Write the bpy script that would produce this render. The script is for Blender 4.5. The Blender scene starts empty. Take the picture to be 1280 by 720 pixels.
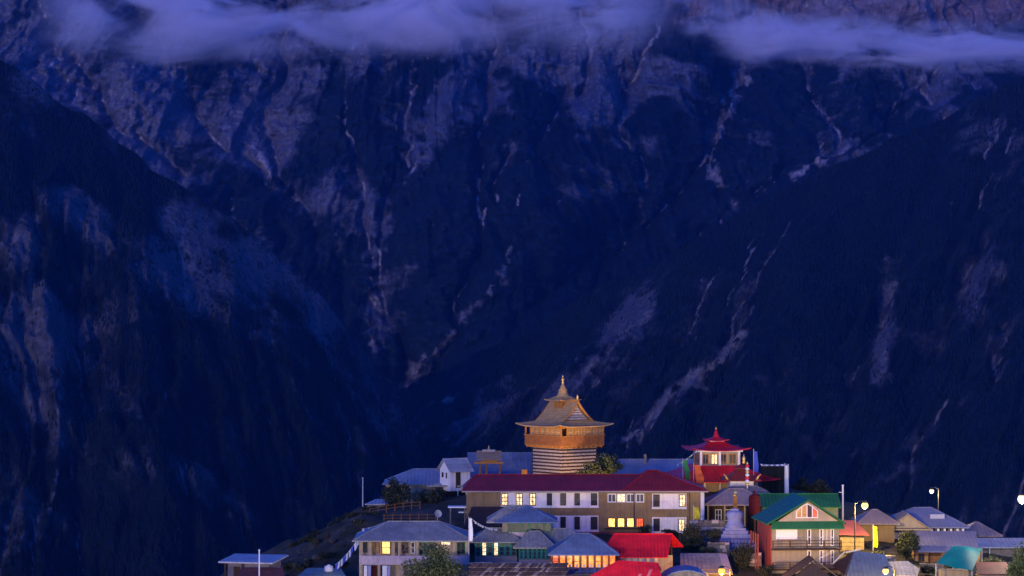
import bpy, math, random
import numpy as np
from mathutils import Vector, Matrix

# ------------------------------------------------------------------ camera, sky, sun, exposure
SC = bpy.context.scene
F = 3630.0                                   # focal length in pixels of the 1280 px wide photograph
cam_d = bpy.data.cameras.new("camera")
cam_d.sensor_width = 36.0
cam_d.lens = 36.0 * F / 1280.0
cam_d.clip_start = 1.0
cam_d.clip_end = 60000.0
cam = bpy.data.objects.new("camera", cam_d)
SC.collection.objects.link(cam)
cam.location = (0, 0, 0)
cam.rotation_euler = (math.radians(90), 0, 0)
SC.camera = cam

SUN_EL, SUN_AZ = math.radians(5.0), math.radians(202.0)      # afterglow low behind the camera
world = bpy.data.worlds.new("World")
SC.world = world
world.use_nodes = True
wn = world.node_tree.nodes
wl = world.node_tree.links
bg = wn["Background"]
sky = wn.new("ShaderNodeTexSky")
sky.sky_type = 'NISHITA'
sky.sun_disc = False
sky.sun_elevation = SUN_EL
sky.sun_rotation = SUN_AZ
sky.altitude = 3000
sky.air_density = 1.0
sky.dust_density = 0.3
sky.ozone_density = 6.0
tint = wn.new("ShaderNodeMix")
tint.data_type = 'RGBA'
tint.blend_type = 'MULTIPLY'
tint.inputs[0].default_value = 1.0
wl.new(sky.outputs[0], tint.inputs[6])
tint.inputs[7].default_value = (0.38, 0.47, 0.98, 1)
wl.new(tint.outputs[2], bg.inputs[0])
bg.inputs[1].default_value = 0.115

sun_d = bpy.data.lights.new("sun", 'SUN')
sun_d.energy = 0.30
sun_d.angle = math.radians(14)
sun_d.color = (1.0, 0.76, 0.66)
sun = bpy.data.objects.new("sun", sun_d)
SC.collection.objects.link(sun)
_d = Vector((math.sin(SUN_AZ) * math.cos(SUN_EL), math.cos(SUN_AZ) * math.cos(SUN_EL), math.sin(SUN_EL)))
sun.rotation_euler = _d.to_track_quat('Z', 'Y').to_euler()

vs = SC.view_settings
vs.view_transform = 'Standard'
vs.look = 'None'
vs.exposure = 2.0
vs.gamma = 1.0
vs.use_curve_mapping = False
SC.cycles.volume_bounces = 5
SC.cycles.volume_step_rate = 0.35
SC.cycles.max_bounces = 6
SC.cycles.use_denoising = True

rng = np.random.default_rng(7)
random.seed(11)
COL = SC.collection

# ------------------------------------------------------------------ helpers: pixels of the photograph to metres
def PX(px, Y): return (px - 640.0) * Y / F
def PZ(py, Y): return (360.0 - py) * Y / F
def P(px, py, Y): return Vector((PX(px, Y), Y, PZ(py, Y)))

# ------------------------------------------------------------------ helpers: noise
def _hash(ix, iy, seed):
    h = (ix.astype(np.int64) * 374761393 + iy.astype(np.int64) * 668265263 + seed * 974634777) & 0x7fffffff
    h = ((h ^ (h >> 13)) * 1274126177) & 0x7fffffff
    return ((h ^ (h >> 16)) & 0xffff) / 65535.0

def vnoise(x, y, seed=0):
    x0 = np.floor(x); y0 = np.floor(y)
    fx = x - x0; fy = y - y0
    fx = fx * fx * fx * (fx * (fx * 6 - 15) + 10); fy = fy * fy * fy * (fy * (fy * 6 - 15) + 10)
    a = _hash(x0, y0, seed); b = _hash(x0 + 1, y0, seed); c = _hash(x0, y0 + 1, seed); d = _hash(x0 + 1, y0 + 1, seed)
    return (a + (b - a) * fx) * (1 - fy) + (c + (d - c) * fx) * fy

def fbm(x, y, oct=5, seed=0, gain=0.5):
    s = 0; a = 1; t = 0
    for i in range(oct):
        s = s + a * vnoise(x, y, seed + i * 17); t += a; a *= gain
        x = x * 2.03 + 11.3; y = y * 2.03 + 5.7
    return s / t

def ridged(x, y, oct=5, seed=0, gain=0.55):
    s = 0; a = 1; t = 0
    for i in range(oct):
        s = s + a * (1 - np.abs(2 * vnoise(x, y, seed + i * 13) - 1)); t += a; a *= gain
        x = x * 2.07 + 3.1; y = y * 2.07 + 9.2
    return s / t

def sstep(a, b, x):
    t = np.clip((x - a) / (b - a), 0, 1)
    return t * t * (3 - 2 * t)

# ------------------------------------------------------------------ helpers: materials
MATS = {}
def nn(nt, kind, **kw):
    n = nt.nodes.new(kind)
    for k, v in kw.items(): setattr(n, k, v)
    return n

def mat(name, col, rough=0.8, var=0.25, scale=1.5, bump=0.15, bscale=6.0, metal=0.0, streak=0.0, grime=None, wave=None, spec=0.2):
    """plain painted / weathered surface: two scales of noise on the colour, bump, optional rain streaks"""
    if name in MATS: return MATS[name]
    m = bpy.data.materials.new(name); m.use_nodes = True
    nt = m.node_tree; L = nt.links
    b = nt.nodes["Principled BSDF"]
    b.inputs["Roughness"].default_value = rough
    b.inputs["Metallic"].default_value = metal
    b.inputs["Specular IOR Level"].default_value = spec
    tc = nn(nt, "ShaderNodeTexCoord")
    n1 = nn(nt, "ShaderNodeTexNoise"); n1.inputs["Scale"].default_value = scale; n1.inputs["Detail"].default_value = 7; n1.inputs["Roughness"].default_value = 0.65
    L.new(tc.outputs["Object"], n1.inputs["Vector"])
    ramp = nn(nt, "ShaderNodeMapRange"); ramp.inputs[1].default_value = 0.3; ramp.inputs[2].default_value = 0.7
    ramp.inputs[3].default_value = 1 - var; ramp.inputs[4].default_value = 1 + var
    L.new(n1.outputs["Fac"], ramp.inputs[0])
    mx = nn(nt, "ShaderNodeVectorMath", operation='SCALE'); mx.inputs[0].default_value = col[:3]
    L.new(ramp.outputs[0], mx.inputs[3])
    out = mx.outputs[0]
    if streak:
        mp = nn(nt, "ShaderNodeMapping"); mp.inputs["Scale"].default_value = (3.0, 3.0, 0.25)
        L.new(tc.outputs["Object"], mp.inputs["Vector"])
        n2 = nn(nt, "ShaderNodeTexNoise"); n2.inputs["Scale"].default_value = 1.3; n2.inputs["Detail"].default_value = 5
        L.new(mp.outputs[0], n2.inputs["Vector"])
        r2 = nn(nt, "ShaderNodeMapRange"); r2.inputs[1].default_value = 0.45; r2.inputs[2].default_value = 0.72; r2.inputs[3].default_value = 0; r2.inputs[4].default_value = streak
        L.new(n2.outputs["Fac"], r2.inputs[0])
        mm = nn(nt, "ShaderNodeMix", data_type='RGBA'); L.new(r2.outputs[0], mm.inputs[0]); L.new(out, mm.inputs[6])
        mm.inputs[7].default_value = (*(grime or (col[0] * .35, col[1] * .33, col[2] * .3)), 1)
        out = mm.outputs[2]
    L.new(out, b.inputs["Base Color"])
    hb = n1.outputs["Fac"]
    n3 = nn(nt, "ShaderNodeTexNoise"); n3.inputs["Scale"].default_value = bscale; n3.inputs["Detail"].default_value = 4
    L.new(tc.outputs["Object"], n3.inputs["Vector"]); hb = n3.outputs["Fac"]
    if wave:                                              # (axis, wavelength): folded metal sheet
        w = nn(nt, "ShaderNodeTexWave", wave_type='BANDS', bands_direction=wave[0])
        w.inputs["Scale"].default_value = 0.314 / wave[1]; w.inputs["Distortion"].default_value = 0.15
        L.new(tc.outputs["Object"], w.inputs["Vector"])
        ad = nn(nt, "ShaderNodeMath", operation='MULTIPLY_ADD'); ad.inputs[1].default_value = 1.5
        L.new(w.outputs["Fac"], ad.inputs[0]); L.new(hb, ad.inputs[2]); hb = ad.outputs[0]
    bp = nn(nt, "ShaderNodeBump"); bp.inputs["Strength"].default_value = min(1, bump * 2); bp.inputs["Distance"].default_value = 0.05
    L.new(hb, bp.inputs["Height"]); L.new(bp.outputs[0], b.inputs["Normal"])
    MATS[name] = m
    return m

def emit(name, col, strength, var=0.35, scale=3.0, c2=None):
    if name in MATS: return MATS[name]
    m = bpy.data.materials.new(name); m.use_nodes = True
    nt = m.node_tree; L = nt.links
    b = nt.nodes["Principled BSDF"]
    b.inputs["Base Color"].default_value = (0.05, 0.04, 0.03, 1); b.inputs["Roughness"].default_value = 0.3
    tc = nn(nt, "ShaderNodeTexCoord")
    n1 = nn(nt, "ShaderNodeTexNoise"); n1.inputs["Scale"].default_value = scale; n1.inputs["Detail"].default_value = 3
    L.new(tc.outputs["Object"], n1.inputs["Vector"])
    r = nn(nt, "ShaderNodeMapRange"); r.inputs[1].default_value = 0.35; r.inputs[2].default_value = 0.65
    L.new(n1.outputs["Fac"], r.inputs[0])
    mm = nn(nt, "ShaderNodeMix", data_type='RGBA'); L.new(r.outputs[0], mm.inputs[0])
    mm.inputs[6].default_value = (*(c2 or tuple(c * (1 - var) for c in col)), 1); mm.inputs[7].default_value = (*col, 1)
    L.new(mm.outputs[2], b.inputs["Emission Color"])
    b.inputs["Emission Strength"].default_value = strength
    MATS[name] = m
    return m

def glass(name, col=(0.02, 0.025, 0.035)):
    if name in MATS: return MATS[name]
    m = bpy.data.materials.new(name); m.use_nodes = True
    b = m.node_tree.nodes["Principled BSDF"]
    b.inputs["Base Color"].default_value = (*col, 1); b.inputs["Roughness"].default_value = 0.3; b.inputs["Specular IOR Level"].default_value = 0.25
    MATS[name] = m
    return m

# ------------------------------------------------------------------ helpers: meshes
class MB:
    def __init__(self): self.v = []; self.f = []
    def add(self, vs, fs):
        o = len(self.v); self.v += [tuple(p) for p in vs]; self.f += [tuple(i + o for i in f) for f in fs]; return self
    def box(self, x0, x1, y0, y1, z0, z1):
        if x0 > x1: x0, x1 = x1, x0
        if y0 > y1: y0, y1 = y1, y0
        if z0 > z1: z0, z1 = z1, z0
        return self.add([(x0, y0, z0), (x1, y0, z0), (x1, y1, z0), (x0, y1, z0), (x0, y0, z1), (x1, y0, z1), (x1, y1, z1), (x0, y1, z1)],
                        [(3, 2, 1, 0), (4, 5, 6, 7), (0, 1, 5, 4), (1, 2, 6, 5), (2, 3, 7, 6), (3, 0, 4, 7)])
    def slab(self, pts, th=0.08, d=(0, 0, -1)):
        """polygon (ccw from outside) with thickness th towards d"""
        n = len(pts); d = Vector(d) * th
        top = [Vector(p) for p in pts]; bot = [p + d for p in top]
        fs = [tuple(range(n)), tuple(range(2 * n - 1, n - 1, -1))]
        for i in range(n): fs.append((i, i + n, (i + 1) % n + n, (i + 1) % n))
        return self.add(top + bot, fs)
    def tube(self, a, b, r0, r1=None, n=8):
        a = Vector(a); b = Vector(b); r1 = r0 if r1 is None else r1
        q = (b - a).to_track_quat('Z', 'Y')
        vs = []
        for p, r in ((a, r0), (b, r1)):
            for i in range(n):
                t = 2 * math.pi * i / n
                vs.append(p + q @ Vector((r * math.cos(t), r * math.sin(t), 0)))
        fs = [(i, (i + 1) % n, (i + 1) % n + n, i + n) for i in range(n)]
        fs += [tuple(range(n - 1, -1, -1)), tuple(range(n, 2 * n))]
        return self.add(vs, fs)
    def path(self, pts, r, n=6):
        for a, b in zip(pts[:-1], pts[1:]): self.tube(a, b, r, r, n)
        return self
    def lathe(self, prof, c=(0, 0, 0), n=16, rot=0.0, sq=False):
        """profile [(r,z)..]; n sides; sq: four sided with r as half width"""
        k = 4 if sq else n
        vs = []
        for r, z in prof:
            for i in range(k):
                t = 2 * math.pi * (i + (0.5 if sq else 0)) / k + rot
                rr = r * (math.sqrt(2) if sq else 1)
                vs.append((c[0] + rr * math.cos(t), c[1] + rr * math.sin(t), c[2] + z))
        fs = []
        for j in range(len(prof) - 1):
            for i in range(k): fs.append((j * k + i, j * k + (i + 1) % k, (j + 1) * k + (i + 1) % k, (j + 1) * k + i))
        fs.append(tuple(range(k - 1, -1, -1)))
        m = (len(prof) - 1) * k
        fs.append(tuple(range(m, m + k)))
        return self.add(vs, fs)
    def build(self, name, m, parent=None, smooth=False, loc=None):
        me = bpy.data.meshes.new(name)
        me.from_pydata(self.v, [], self.f); me.update()
        if smooth: me.polygons.foreach_set("use_smooth", [True] * len(me.polygons))
        me.materials.append(m)
        o = bpy.data.objects.new(name, me); COL.objects.link(o)
        if parent is not None: o.parent = parent
        if loc is not None: o.location = loc
        return o

def fast_mesh(name, V, Fa, m, parent=None, smooth=False, attrs=None):
    """numpy vertices (n,3), faces (k,3|4)"""
    me = bpy.data.meshes.new(name)
    k = Fa.shape[1]
    me.vertices.add(len(V)); me.vertices.foreach_set("co", V.astype(np.float32).ravel())
    me.loops.add(Fa.size); me.loops.foreach_set("vertex_index", Fa.astype(np.int32).ravel())
    me.polygons.add(len(Fa)); me.polygons.foreach_set("loop_start", np.arange(0, Fa.size, k, dtype=np.int32))
    me.polygons.foreach_set("loop_total", np.full(len(Fa), k, dtype=np.int32))
    me.polygons.foreach_set("use_smooth", np.full(len(Fa), smooth, dtype=bool))
    me.update(calc_edges=True)
    for an, av in (attrs or {}).items():
        a = me.attributes.new(an, 'FLOAT', 'POINT'); a.data.foreach_set("value", av.astype(np.float32).ravel())
    me.materials.append(m)
    o = bpy.data.objects.new(name, me); COL.objects.link(o)
    if parent is not None: o.parent = parent
    return o

def tag(o, label=None, cat=None, group=None, kind=None):
    if label: o["label"] = label
    if cat: o["category"] = cat
    if group: o["group"] = group
    if kind: o["kind"] = kind
    return o

def thing(name, label, cat, loc=(0, 0, 0), rz=0.0, group=None):
    o = bpy.data.objects.new(name, None); COL.objects.link(o)
    o.empty_display_size = 0.3
    o.location = loc; o.rotation_euler = (0, 0, math.radians(rz))
    return tag(o, label, cat, group, "thing")

class Fr:
    """a thing whose front plane stands at distance Y; u, w turn photo pixels of that plane into local metres"""
    def __init__(self, name, label, cat, px, py, Y, rz=0.0, group=None):
        self.Y = Y; self.s = Y / F; self.px = px; self.py = py
        self.o = thing(name, label, cat, P(px, py, Y), rz, group)
    def u(self, px): return (px - self.px) * self.s
    def w(self, py): return (self.py - py) * self.s

def grid_faces(nu, nv):
    i = np.arange(nu - 1)[:, None] * nv + np.arange(nv - 1)[None, :]
    i = i.ravel()
    return np.stack([i, i + nv, i + nv + 1, i + 1], 1)

def poly_dist(px, py, pts):
    """distance in pixels from points to a polyline, and the position along it"""
    best = np.full(px.shape, 1e9); pos = np.zeros(px.shape)
    n = len(pts) - 1
    for k in range(n):
        (ax, ay), (bx, by) = pts[k], pts[k + 1]
        dx, dy = bx - ax, by - ay; l2 = dx * dx + dy * dy
        t = np.clip(((px - ax) * dx + (py - ay) * dy) / l2, 0, 1)
        d = np.hypot(px - ax - t * dx, py - ay - t * dy)
        better = d < best
        best = np.where(better, d, best); pos = np.where(better, (k + t) / n, pos)
    return best, pos

# ------------------------------------------------------------------ mountains
def mountain_mat(name, forest, grass, rock, pale, fine=0.012, warm=None):
    m = bpy.data.materials.new(name); m.use_nodes = True
    nt = m.node_tree; L = nt.links; b = nt.nodes["Principled BSDF"]
    b.inputs["Roughness"].default_value = 0.95; b.inputs["Specular IOR Level"].default_value = 0.1
    tc = nn(nt, "ShaderNodeTexCoord")
    at = nn(nt, "ShaderNodeAttribute", attribute_name="rock")
    ap = nn(nt, "ShaderNodeAttribute", attribute_name="scree")
    n1 = nn(nt, "ShaderNodeTexNoise"); n1.inputs["Scale"].default_value = fine; n1.inputs["Detail"].default_value = 8; n1.inputs["Roughness"].default_value = 0.7
    L.new(tc.outputs["Object"], n1.inputs["Vector"])
    n2 = nn(nt, "ShaderNodeTexNoise"); n2.inputs["Scale"].default_value = fine * 4; n2.inputs["Detail"].default_value = 6; n2.inputs["Roughness"].default_value = 0.7
    L.new(tc.outputs["Object"], n2.inputs["Vector"])
    def mixf(fac, a, bb):
        x = nn(nt, "ShaderNodeMix", data_type='RGBA'); L.new(fac, x.inputs[0])
        for s, v in ((6, a), (7, bb)):
            if isinstance(v, tuple): x.inputs[s].default_value = (*v, 1)
            else: L.new(v, x.inputs[s])
        return x.outputs[2]
    def thr(attr, noise, amp, lo, hi):
        a = nn(nt, "ShaderNodeMath", operation='MULTIPLY_ADD'); L.new(noise, a.inputs[0]); a.inputs[1].default_value = amp; L.new(attr, a.inputs[2])
        r = nn(nt, "ShaderNodeMapRange", interpolation_type='SMOOTHSTEP'); L.new(a.outputs[0], r.inputs[0]); r.inputs[1].default_value = lo; r.inputs[2].default_value = hi
        return r.outputs[0]
    base = mixf(thr(n1.outputs["Fac"], n2.outputs["Fac"], 0.6, 0.55, 1.1), forest, grass)
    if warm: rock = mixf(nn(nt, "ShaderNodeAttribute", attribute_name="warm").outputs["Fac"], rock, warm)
    c = mixf(thr(at.outputs["Fac"], n1.outputs["Fac"], 0.9, 0.68, 1.10), base, rock)
    c = mixf(thr(ap.outputs["Fac"], n2.outputs["Fac"], 0.8, 0.75, 1.25), c, pale)
    n3 = nn(nt, "ShaderNodeTexNoise"); n3.inputs["Scale"].default_value = fine * 7; n3.inputs["Detail"].default_value = 8; n3.inputs["Roughness"].default_value = 0.75
    L.new(tc.outputs["Object"], n3.inputs["Vector"])
    r3 = nn(nt, "ShaderNodeMapRange"); L.new(n3.outputs["Fac"], r3.inputs[0]); r3.inputs[1].default_value = .32; r3.inputs[2].default_value = .68; r3.inputs[3].default_value = .35; r3.inputs[4].default_value = 1.6
    sc_ = nn(nt, "ShaderNodeVectorMath", operation='SCALE'); L.new(c, sc_.inputs[0]); L.new(r3.outputs[0], sc_.inputs[3])
    L.new(sc_.outputs[0], b.inputs["Base Color"])
    bp = nn(nt, "ShaderNodeBump"); bp.inputs["Strength"].default_value = 0.9; bp.inputs["Distance"].default_value = 12
    L.new(n2.outputs["Fac"], bp.inputs["Height"]); L.new(bp.outputs[0], b.inputs["Normal"])
    return m

def streaks(px, py, lines):
    s = np.zeros(px.shape)
    qx = px + 26 * (fbm(px / 34, py / 34, 4, 61) - .5) + 9 * (fbm(px / 8, py / 8, 3, 67) - .5)
    qy = py + 26 * (fbm(px / 34 + 9, py / 34, 4, 63) - .5)
    wn_ = 0.15 + 2.6 * sstep(.3, .75, fbm(px / 9.0, py / 14.0, 4, 5)) * (.4 + fbm(px / 30, py / 30, 3, 15))
    for pts, w0, w1, amp in lines:
        d, t = poly_dist(qx, qy, pts)
        w = (w0 + (w1 - w0) * t) * wn_
        s = np.maximum(s, amp * np.exp(-(d / w) ** 2) * sstep(0, .12, t + .06) * sstep(1.0, .85, t - .06))
    return s

def blobs(px, py, lst):
    s = np.zeros(px.shape)
    for x, y, rx, ry, rot, a in lst:
        c, q = math.cos(math.radians(rot)), math.sin(math.radians(rot))
        dx, dy = px - x, py - y
        e = ((dx * c + dy * q) / rx) ** 2 + ((-dx * q + dy * c) / ry) ** 2
        s = np.maximum(s, a * np.exp(-e))
    return s

def drain(field, reach=2, wander=0.0, seed=1):
    """water run down the rows of a slope (column 0 is the top): each cell passes its flow to the lowest of its neighbours below"""
    nu, nv = field.shape
    r = np.random.default_rng(seed)
    acc = np.ones((nu, nv)); idx = np.arange(nu)
    for j in range(nv - 1):
        best = None
        for k in range(-reach, reach + 1):
            i2 = np.clip(idx + k, 0, nu - 1)
            c = field[i2, j + 1] + abs(k) * 1.5 + wander * r.random(nu)
            if best is None: best, arg = c, i2
            else:
                m = c < best; best = np.where(m, c, best); arg = np.where(m, i2, arg)
        np.add.at(acc[:, j + 1], arg, acc[:, j])
    return np.log(acc)

def soft(a, n=1):
    for _ in range(n):
        p = np.pad(a, 1, mode='edge'); a = (p[1:-1, 1:-1] * 4 + 2 * (p[:-2, 1:-1] + p[2:, 1:-1] + p[1:-1, :-2] + p[1:-1, 2:]) + p[:-2, :-2] + p[2:, 2:] + p[:-2, 2:] + p[2:, :-2]) / 16
    return a

# the great rock wall across the valley, 11 to 15 km off
def build_massif():
    nx, nz = 900, 600
    X = np.linspace(-2700, 2700, nx)[:, None] * np.ones((1, nz))
    Z = np.linspace(-1100, 1900, nz)[None, :] * np.ones((nx, 1))
    Y = 11900 + (Z + 600) * 1.12
    wx = X + 260 * (fbm(X / 900, Z / 900, 4, 31) - .5)
    wz = Z + 260 * (fbm(X / 800 + 40, Z / 800, 4, 37) - .5)
    px0 = 640 + F * X / Y; py0 = 360 - F * Z / Y
    # spurs and gullies along the fall line, fanning out of the big V
    fan = wx + 0.55 * (wz - 200) * np.tanh((X + 400) / 1200)
    r1 = ridged(fan / 700, wz / 2600, 4, 3)
    r2 = ridged(fan / 280, wz / 560, 5, 9)
    r3 = ridged(wx / 110, wz / 130, 4, 21)
    disp = 620 * (r1 - .5) + 170 * (r2 - .5) + 120 * (r3 - .5) + 150 * (ridged(wx / 300 + 5, wz / 240, 5, 41) - .5)
    # main trough down to the V of the two nearer slopes
    dV, _ = poly_dist(px0, py0, [(330, -60), (330, 150), (400, 300), (470, 430), (505, 520)])
    dV2, _ = poly_dist(px0, py0, [(980, 60), (900, 190), (800, 320), (640, 390), (510, 480)])
    disp -= 420 * np.exp(-(dV / 95) ** 2) + 330 * np.exp(-(dV2 / 80) ** 2)
    steep = sstep(900, 1700, Z)
    disp += 200 * steep * (ridged(wx / 330 + 7, wz / 330, 5, 55) - .5)
    trunks = [[(165, 0), (240, 150), (320, 230), (400, 300), (450, 380), (485, 450), (505, 500)], [(345, 40), (322, 130), (335, 230), (400, 320), (460, 400), (500, 480)],
              [(520, 60), (508, 200), (470, 300), (472, 420), (500, 480)], [(730, 60), (690, 160), (615, 250), (592, 340), (570, 420), (510, 480)],
              [(935, 40), (890, 190), (830, 270), (690, 365), (570, 430), (510, 490)], [(1008, 60), (1045, 178), (960, 240), (860, 300)], [(1190, 60), (1110, 160), (1000, 225), (920, 260)],
              [(60, 60), (150, 150), (240, 220), (330, 300)], [(440, 60), (420, 180), (445, 280), (465, 360)], [(620, 60), (600, 200), (596, 300), (585, 380)], [(810, 60), (780, 170), (800, 270), (740, 330)]]
    qx = px0 + 60 * (fbm(X / 260, Z / 260, 4, 401) - .5); qy = py0 + 50 * (fbm(X / 260 + 9, Z / 260, 4, 405) - .5)
    td = np.min([poly_dist(qx, qy, tk)[0] for tk in trunks], axis=0)
    route = 7.0 * np.minimum(td, 90) + 260 * ridged(wx / 420, wz / 420, 4, 411) + 120 * fbm(wx / 90, wz / 90, 4, 415)
    flow = drain(route[:, ::-1], 3, 10.0, 3)[:, ::-1]
    disp -= 2.6 * (90 - np.minimum(td, 90))
    gul = sstep(3.6, 7.2, flow)
    near = soft(gul, 14); mid = soft(gul, 4)
    disp -= 430 * near + 60 * mid
    Y = Y - disp
    px = 640 + F * X / Y; py = 360 - F * Z / Y
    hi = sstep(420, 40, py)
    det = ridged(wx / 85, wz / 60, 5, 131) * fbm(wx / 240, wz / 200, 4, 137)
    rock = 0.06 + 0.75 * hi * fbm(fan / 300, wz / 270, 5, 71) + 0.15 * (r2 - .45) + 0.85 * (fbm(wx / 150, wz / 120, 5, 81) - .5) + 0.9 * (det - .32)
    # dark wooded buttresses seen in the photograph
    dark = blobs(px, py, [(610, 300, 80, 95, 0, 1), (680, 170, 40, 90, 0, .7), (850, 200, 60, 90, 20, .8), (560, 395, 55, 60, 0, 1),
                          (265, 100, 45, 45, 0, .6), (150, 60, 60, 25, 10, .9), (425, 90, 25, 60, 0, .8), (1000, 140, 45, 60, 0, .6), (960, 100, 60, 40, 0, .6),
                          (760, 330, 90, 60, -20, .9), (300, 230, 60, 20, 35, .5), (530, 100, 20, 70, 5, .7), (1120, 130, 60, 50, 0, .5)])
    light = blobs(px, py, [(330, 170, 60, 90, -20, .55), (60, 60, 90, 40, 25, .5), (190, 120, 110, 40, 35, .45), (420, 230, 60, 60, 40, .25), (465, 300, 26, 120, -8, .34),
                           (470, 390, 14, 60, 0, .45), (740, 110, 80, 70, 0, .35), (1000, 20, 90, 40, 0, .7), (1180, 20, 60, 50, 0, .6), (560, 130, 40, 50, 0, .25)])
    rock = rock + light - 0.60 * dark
    sc = streaks(px, py, [
        ([(320, 120), (325, 160), (318, 185), (330, 205), (334, 232)], 7, 4, .95),
        ([(165, 40), (178, 70), (190, 95)], 4, 5, .8),
        ([(75, 92), (105, 122), (140, 150), (180, 170), (230, 205)], 8, 4, .55),
        ([(130, 112), (160, 142), (182, 160)], 6, 3, .7),
        ([(250, 150), (300, 165), (345, 235), (392, 290), (430, 340)], 8, 4, .55),
        ([(330, 60), (350, 100), (330, 130)], 5, 8, .5),
        ([(470, 340), (462, 390), (470, 440)], 12, 6, .8),
        ([(520, 70), (505, 110), (520, 128)], 3, 4, .5),
        ([(530, 190), (500, 240), (450, 270), (440, 300)], 8, 6, .5),
        ([(600, 215), (600, 260), (588, 310), (592, 340)], 6, 6, .5),
        ([(640, 300), (625, 350), (590, 390), (550, 440), (510, 475), (500, 500)], 7, 6, .75),
        ([(690, 140), (660, 165), (690, 150), (700, 110)], 7, 5, .4),
        ([(720, 80), (728, 120)], 4, 4, .6), ([(785, 75), (780, 100), (800, 100)], 5, 5, .6),
        ([(925, 60), (935, 95), (915, 130), (888, 190), (890, 215), (918, 245)], 5, 7, .85),
        ([(925, 110), (880, 130), (862, 170)], 6, 4, .6),
        ([(1008, 80), (1020, 130), (1045, 178)], 5, 7, .75), ([(1060, 90), (1078, 140), (1060, 175)], 7, 9, .5),
        ([(1150, 90), (1130, 130), (1105, 160)], 3, 3, .8), ([(1185, 90), (1160, 130), (1120, 165)], 5, 4, .6),
        ([(1060, 185), (1020, 205), (985, 225)], 5, 5, .9), ([(790, 220), (798, 255), (806, 290)], 3, 3, .6),
        ([(960, 210), (962, 235)], 4, 4, .6), ([(985, 0), (1000, 40)], 8, 10, .5), ([(1150, 0), (1160, 20), (1180, 50)], 8, 10, .7),
    ])
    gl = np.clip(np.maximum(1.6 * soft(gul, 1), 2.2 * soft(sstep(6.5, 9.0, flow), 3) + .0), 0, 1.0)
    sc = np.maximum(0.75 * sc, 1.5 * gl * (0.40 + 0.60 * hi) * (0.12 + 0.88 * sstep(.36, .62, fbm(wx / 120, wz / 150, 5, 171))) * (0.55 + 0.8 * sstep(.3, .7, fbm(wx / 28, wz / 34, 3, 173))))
    rock = rock + 1.5 * near * (0.5 + hi) - 0.06
    sc = np.maximum(sc, 0.0 * sstep(.62, .80, ridged(fan / 190, wz / 560, 4, 93)) * hi)
    V = np.stack([X, Y, Z], -1).reshape(-1, 3)
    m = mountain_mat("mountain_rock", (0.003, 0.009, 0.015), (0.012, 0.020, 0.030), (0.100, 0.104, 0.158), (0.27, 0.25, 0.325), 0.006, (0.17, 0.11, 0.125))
    o = fast_mesh("mountain", V, grid_faces(nx, nz), m, attrs={"rock": rock, "scree": sc, "warm": sstep(60, -10, py) * sstep(560, 900, px)}, smooth=True)  # warm: afterglow on the top rock painted in as a pinkish tint
    tag(o, "huge purple rock mountain wall with pale gullies under the clouds", "mountain", kind="structure")
    return o

def build_slope(name, label, crest, length, ax, ang, seed, rock_fn, scree_fn, lo, nu=560, nv=420):
    """a mountainside hanging from a crest line; crest [(px,py,distance)], falls towards the camera"""
    C = np.array([P(*c)[:] for c in crest])
    seg = np.r_[0, np.cumsum(np.linalg.norm(np.diff(C, axis=0), axis=1))]
    s = np.linspace(0, seg[-1], nu)
    B = np.stack([np.interp(s, seg, C[:, k]) for k in range(3)], 1)
    t = np.r_[-np.linspace(500, 40, 12), np.linspace(0, length, nv - 12)]
    a = math.radians(ang)
    S = s[:, None] * np.ones((1, nv)); T = np.ones((nu, 1)) * t[None, :]
    fr = np.maximum(T, 0); bk = np.minimum(T, 0)
    Xp = B[:, 0][:, None] + ax * fr
    Yp = B[:, 1][:, None] - math.cos(a) * fr - bk * 0.8
    Zp = B[:, 2][:, None] - math.sin(a) * fr + bk * 0.6
    ws = S + 160 * (fbm(S / 500, T / 500, 4, seed) - .5)
    g = (520 * (ridged(ws / 900, T / 2600, 4, seed + 3) - .5) + 210 * (ridged(ws / 300, T / 900, 5, seed + 5) - .5)
         + 60 * (ridged(ws / 90, T / 200, 4, seed + 8) - .5))
    flow = drain(g[:, :], 2, 5.0, seed)
    gul = sstep(3.4, 7.0, flow) * sstep(0, 300, fr)
    near = soft(gul, 10)
    g = g - 240 * near
    amp = 0.06 + 0.94 * sstep(0, 900, fr)
    Yp -= g * amp * math.sin(a); Zp += g * amp * math.cos(a) * 0.6
    jag = 44 * (fbm(S / 120, S * 0 + 3, 5, seed + 1) - .5)
    Zp += jag * np.exp(-np.abs(T) / 250)
    px = 640 + F * Xp / Yp; py = 360 - F * Zp / Yp
    relief = ridged(ws / 300, T / 900, 5, seed + 5)
    pn = fbm(ws / 260, T / 260, 5, seed + 31)
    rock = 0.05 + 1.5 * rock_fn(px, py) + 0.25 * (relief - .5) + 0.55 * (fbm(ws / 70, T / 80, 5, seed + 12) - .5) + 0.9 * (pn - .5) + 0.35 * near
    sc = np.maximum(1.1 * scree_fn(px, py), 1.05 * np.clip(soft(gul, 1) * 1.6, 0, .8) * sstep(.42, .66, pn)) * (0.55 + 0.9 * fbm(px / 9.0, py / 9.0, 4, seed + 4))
    V = np.stack([Xp, Yp, Zp], -1).reshape(-1, 3)
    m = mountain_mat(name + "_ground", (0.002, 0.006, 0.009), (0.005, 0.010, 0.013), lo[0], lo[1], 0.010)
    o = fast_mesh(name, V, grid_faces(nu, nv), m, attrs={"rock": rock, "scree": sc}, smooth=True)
    tag(o, label, "mountainside", kind="structure")
    return dict(V=V.reshape(nu, nv, 3), rock=rock, sc=sc, px=px, py=py, t=t)

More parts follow.
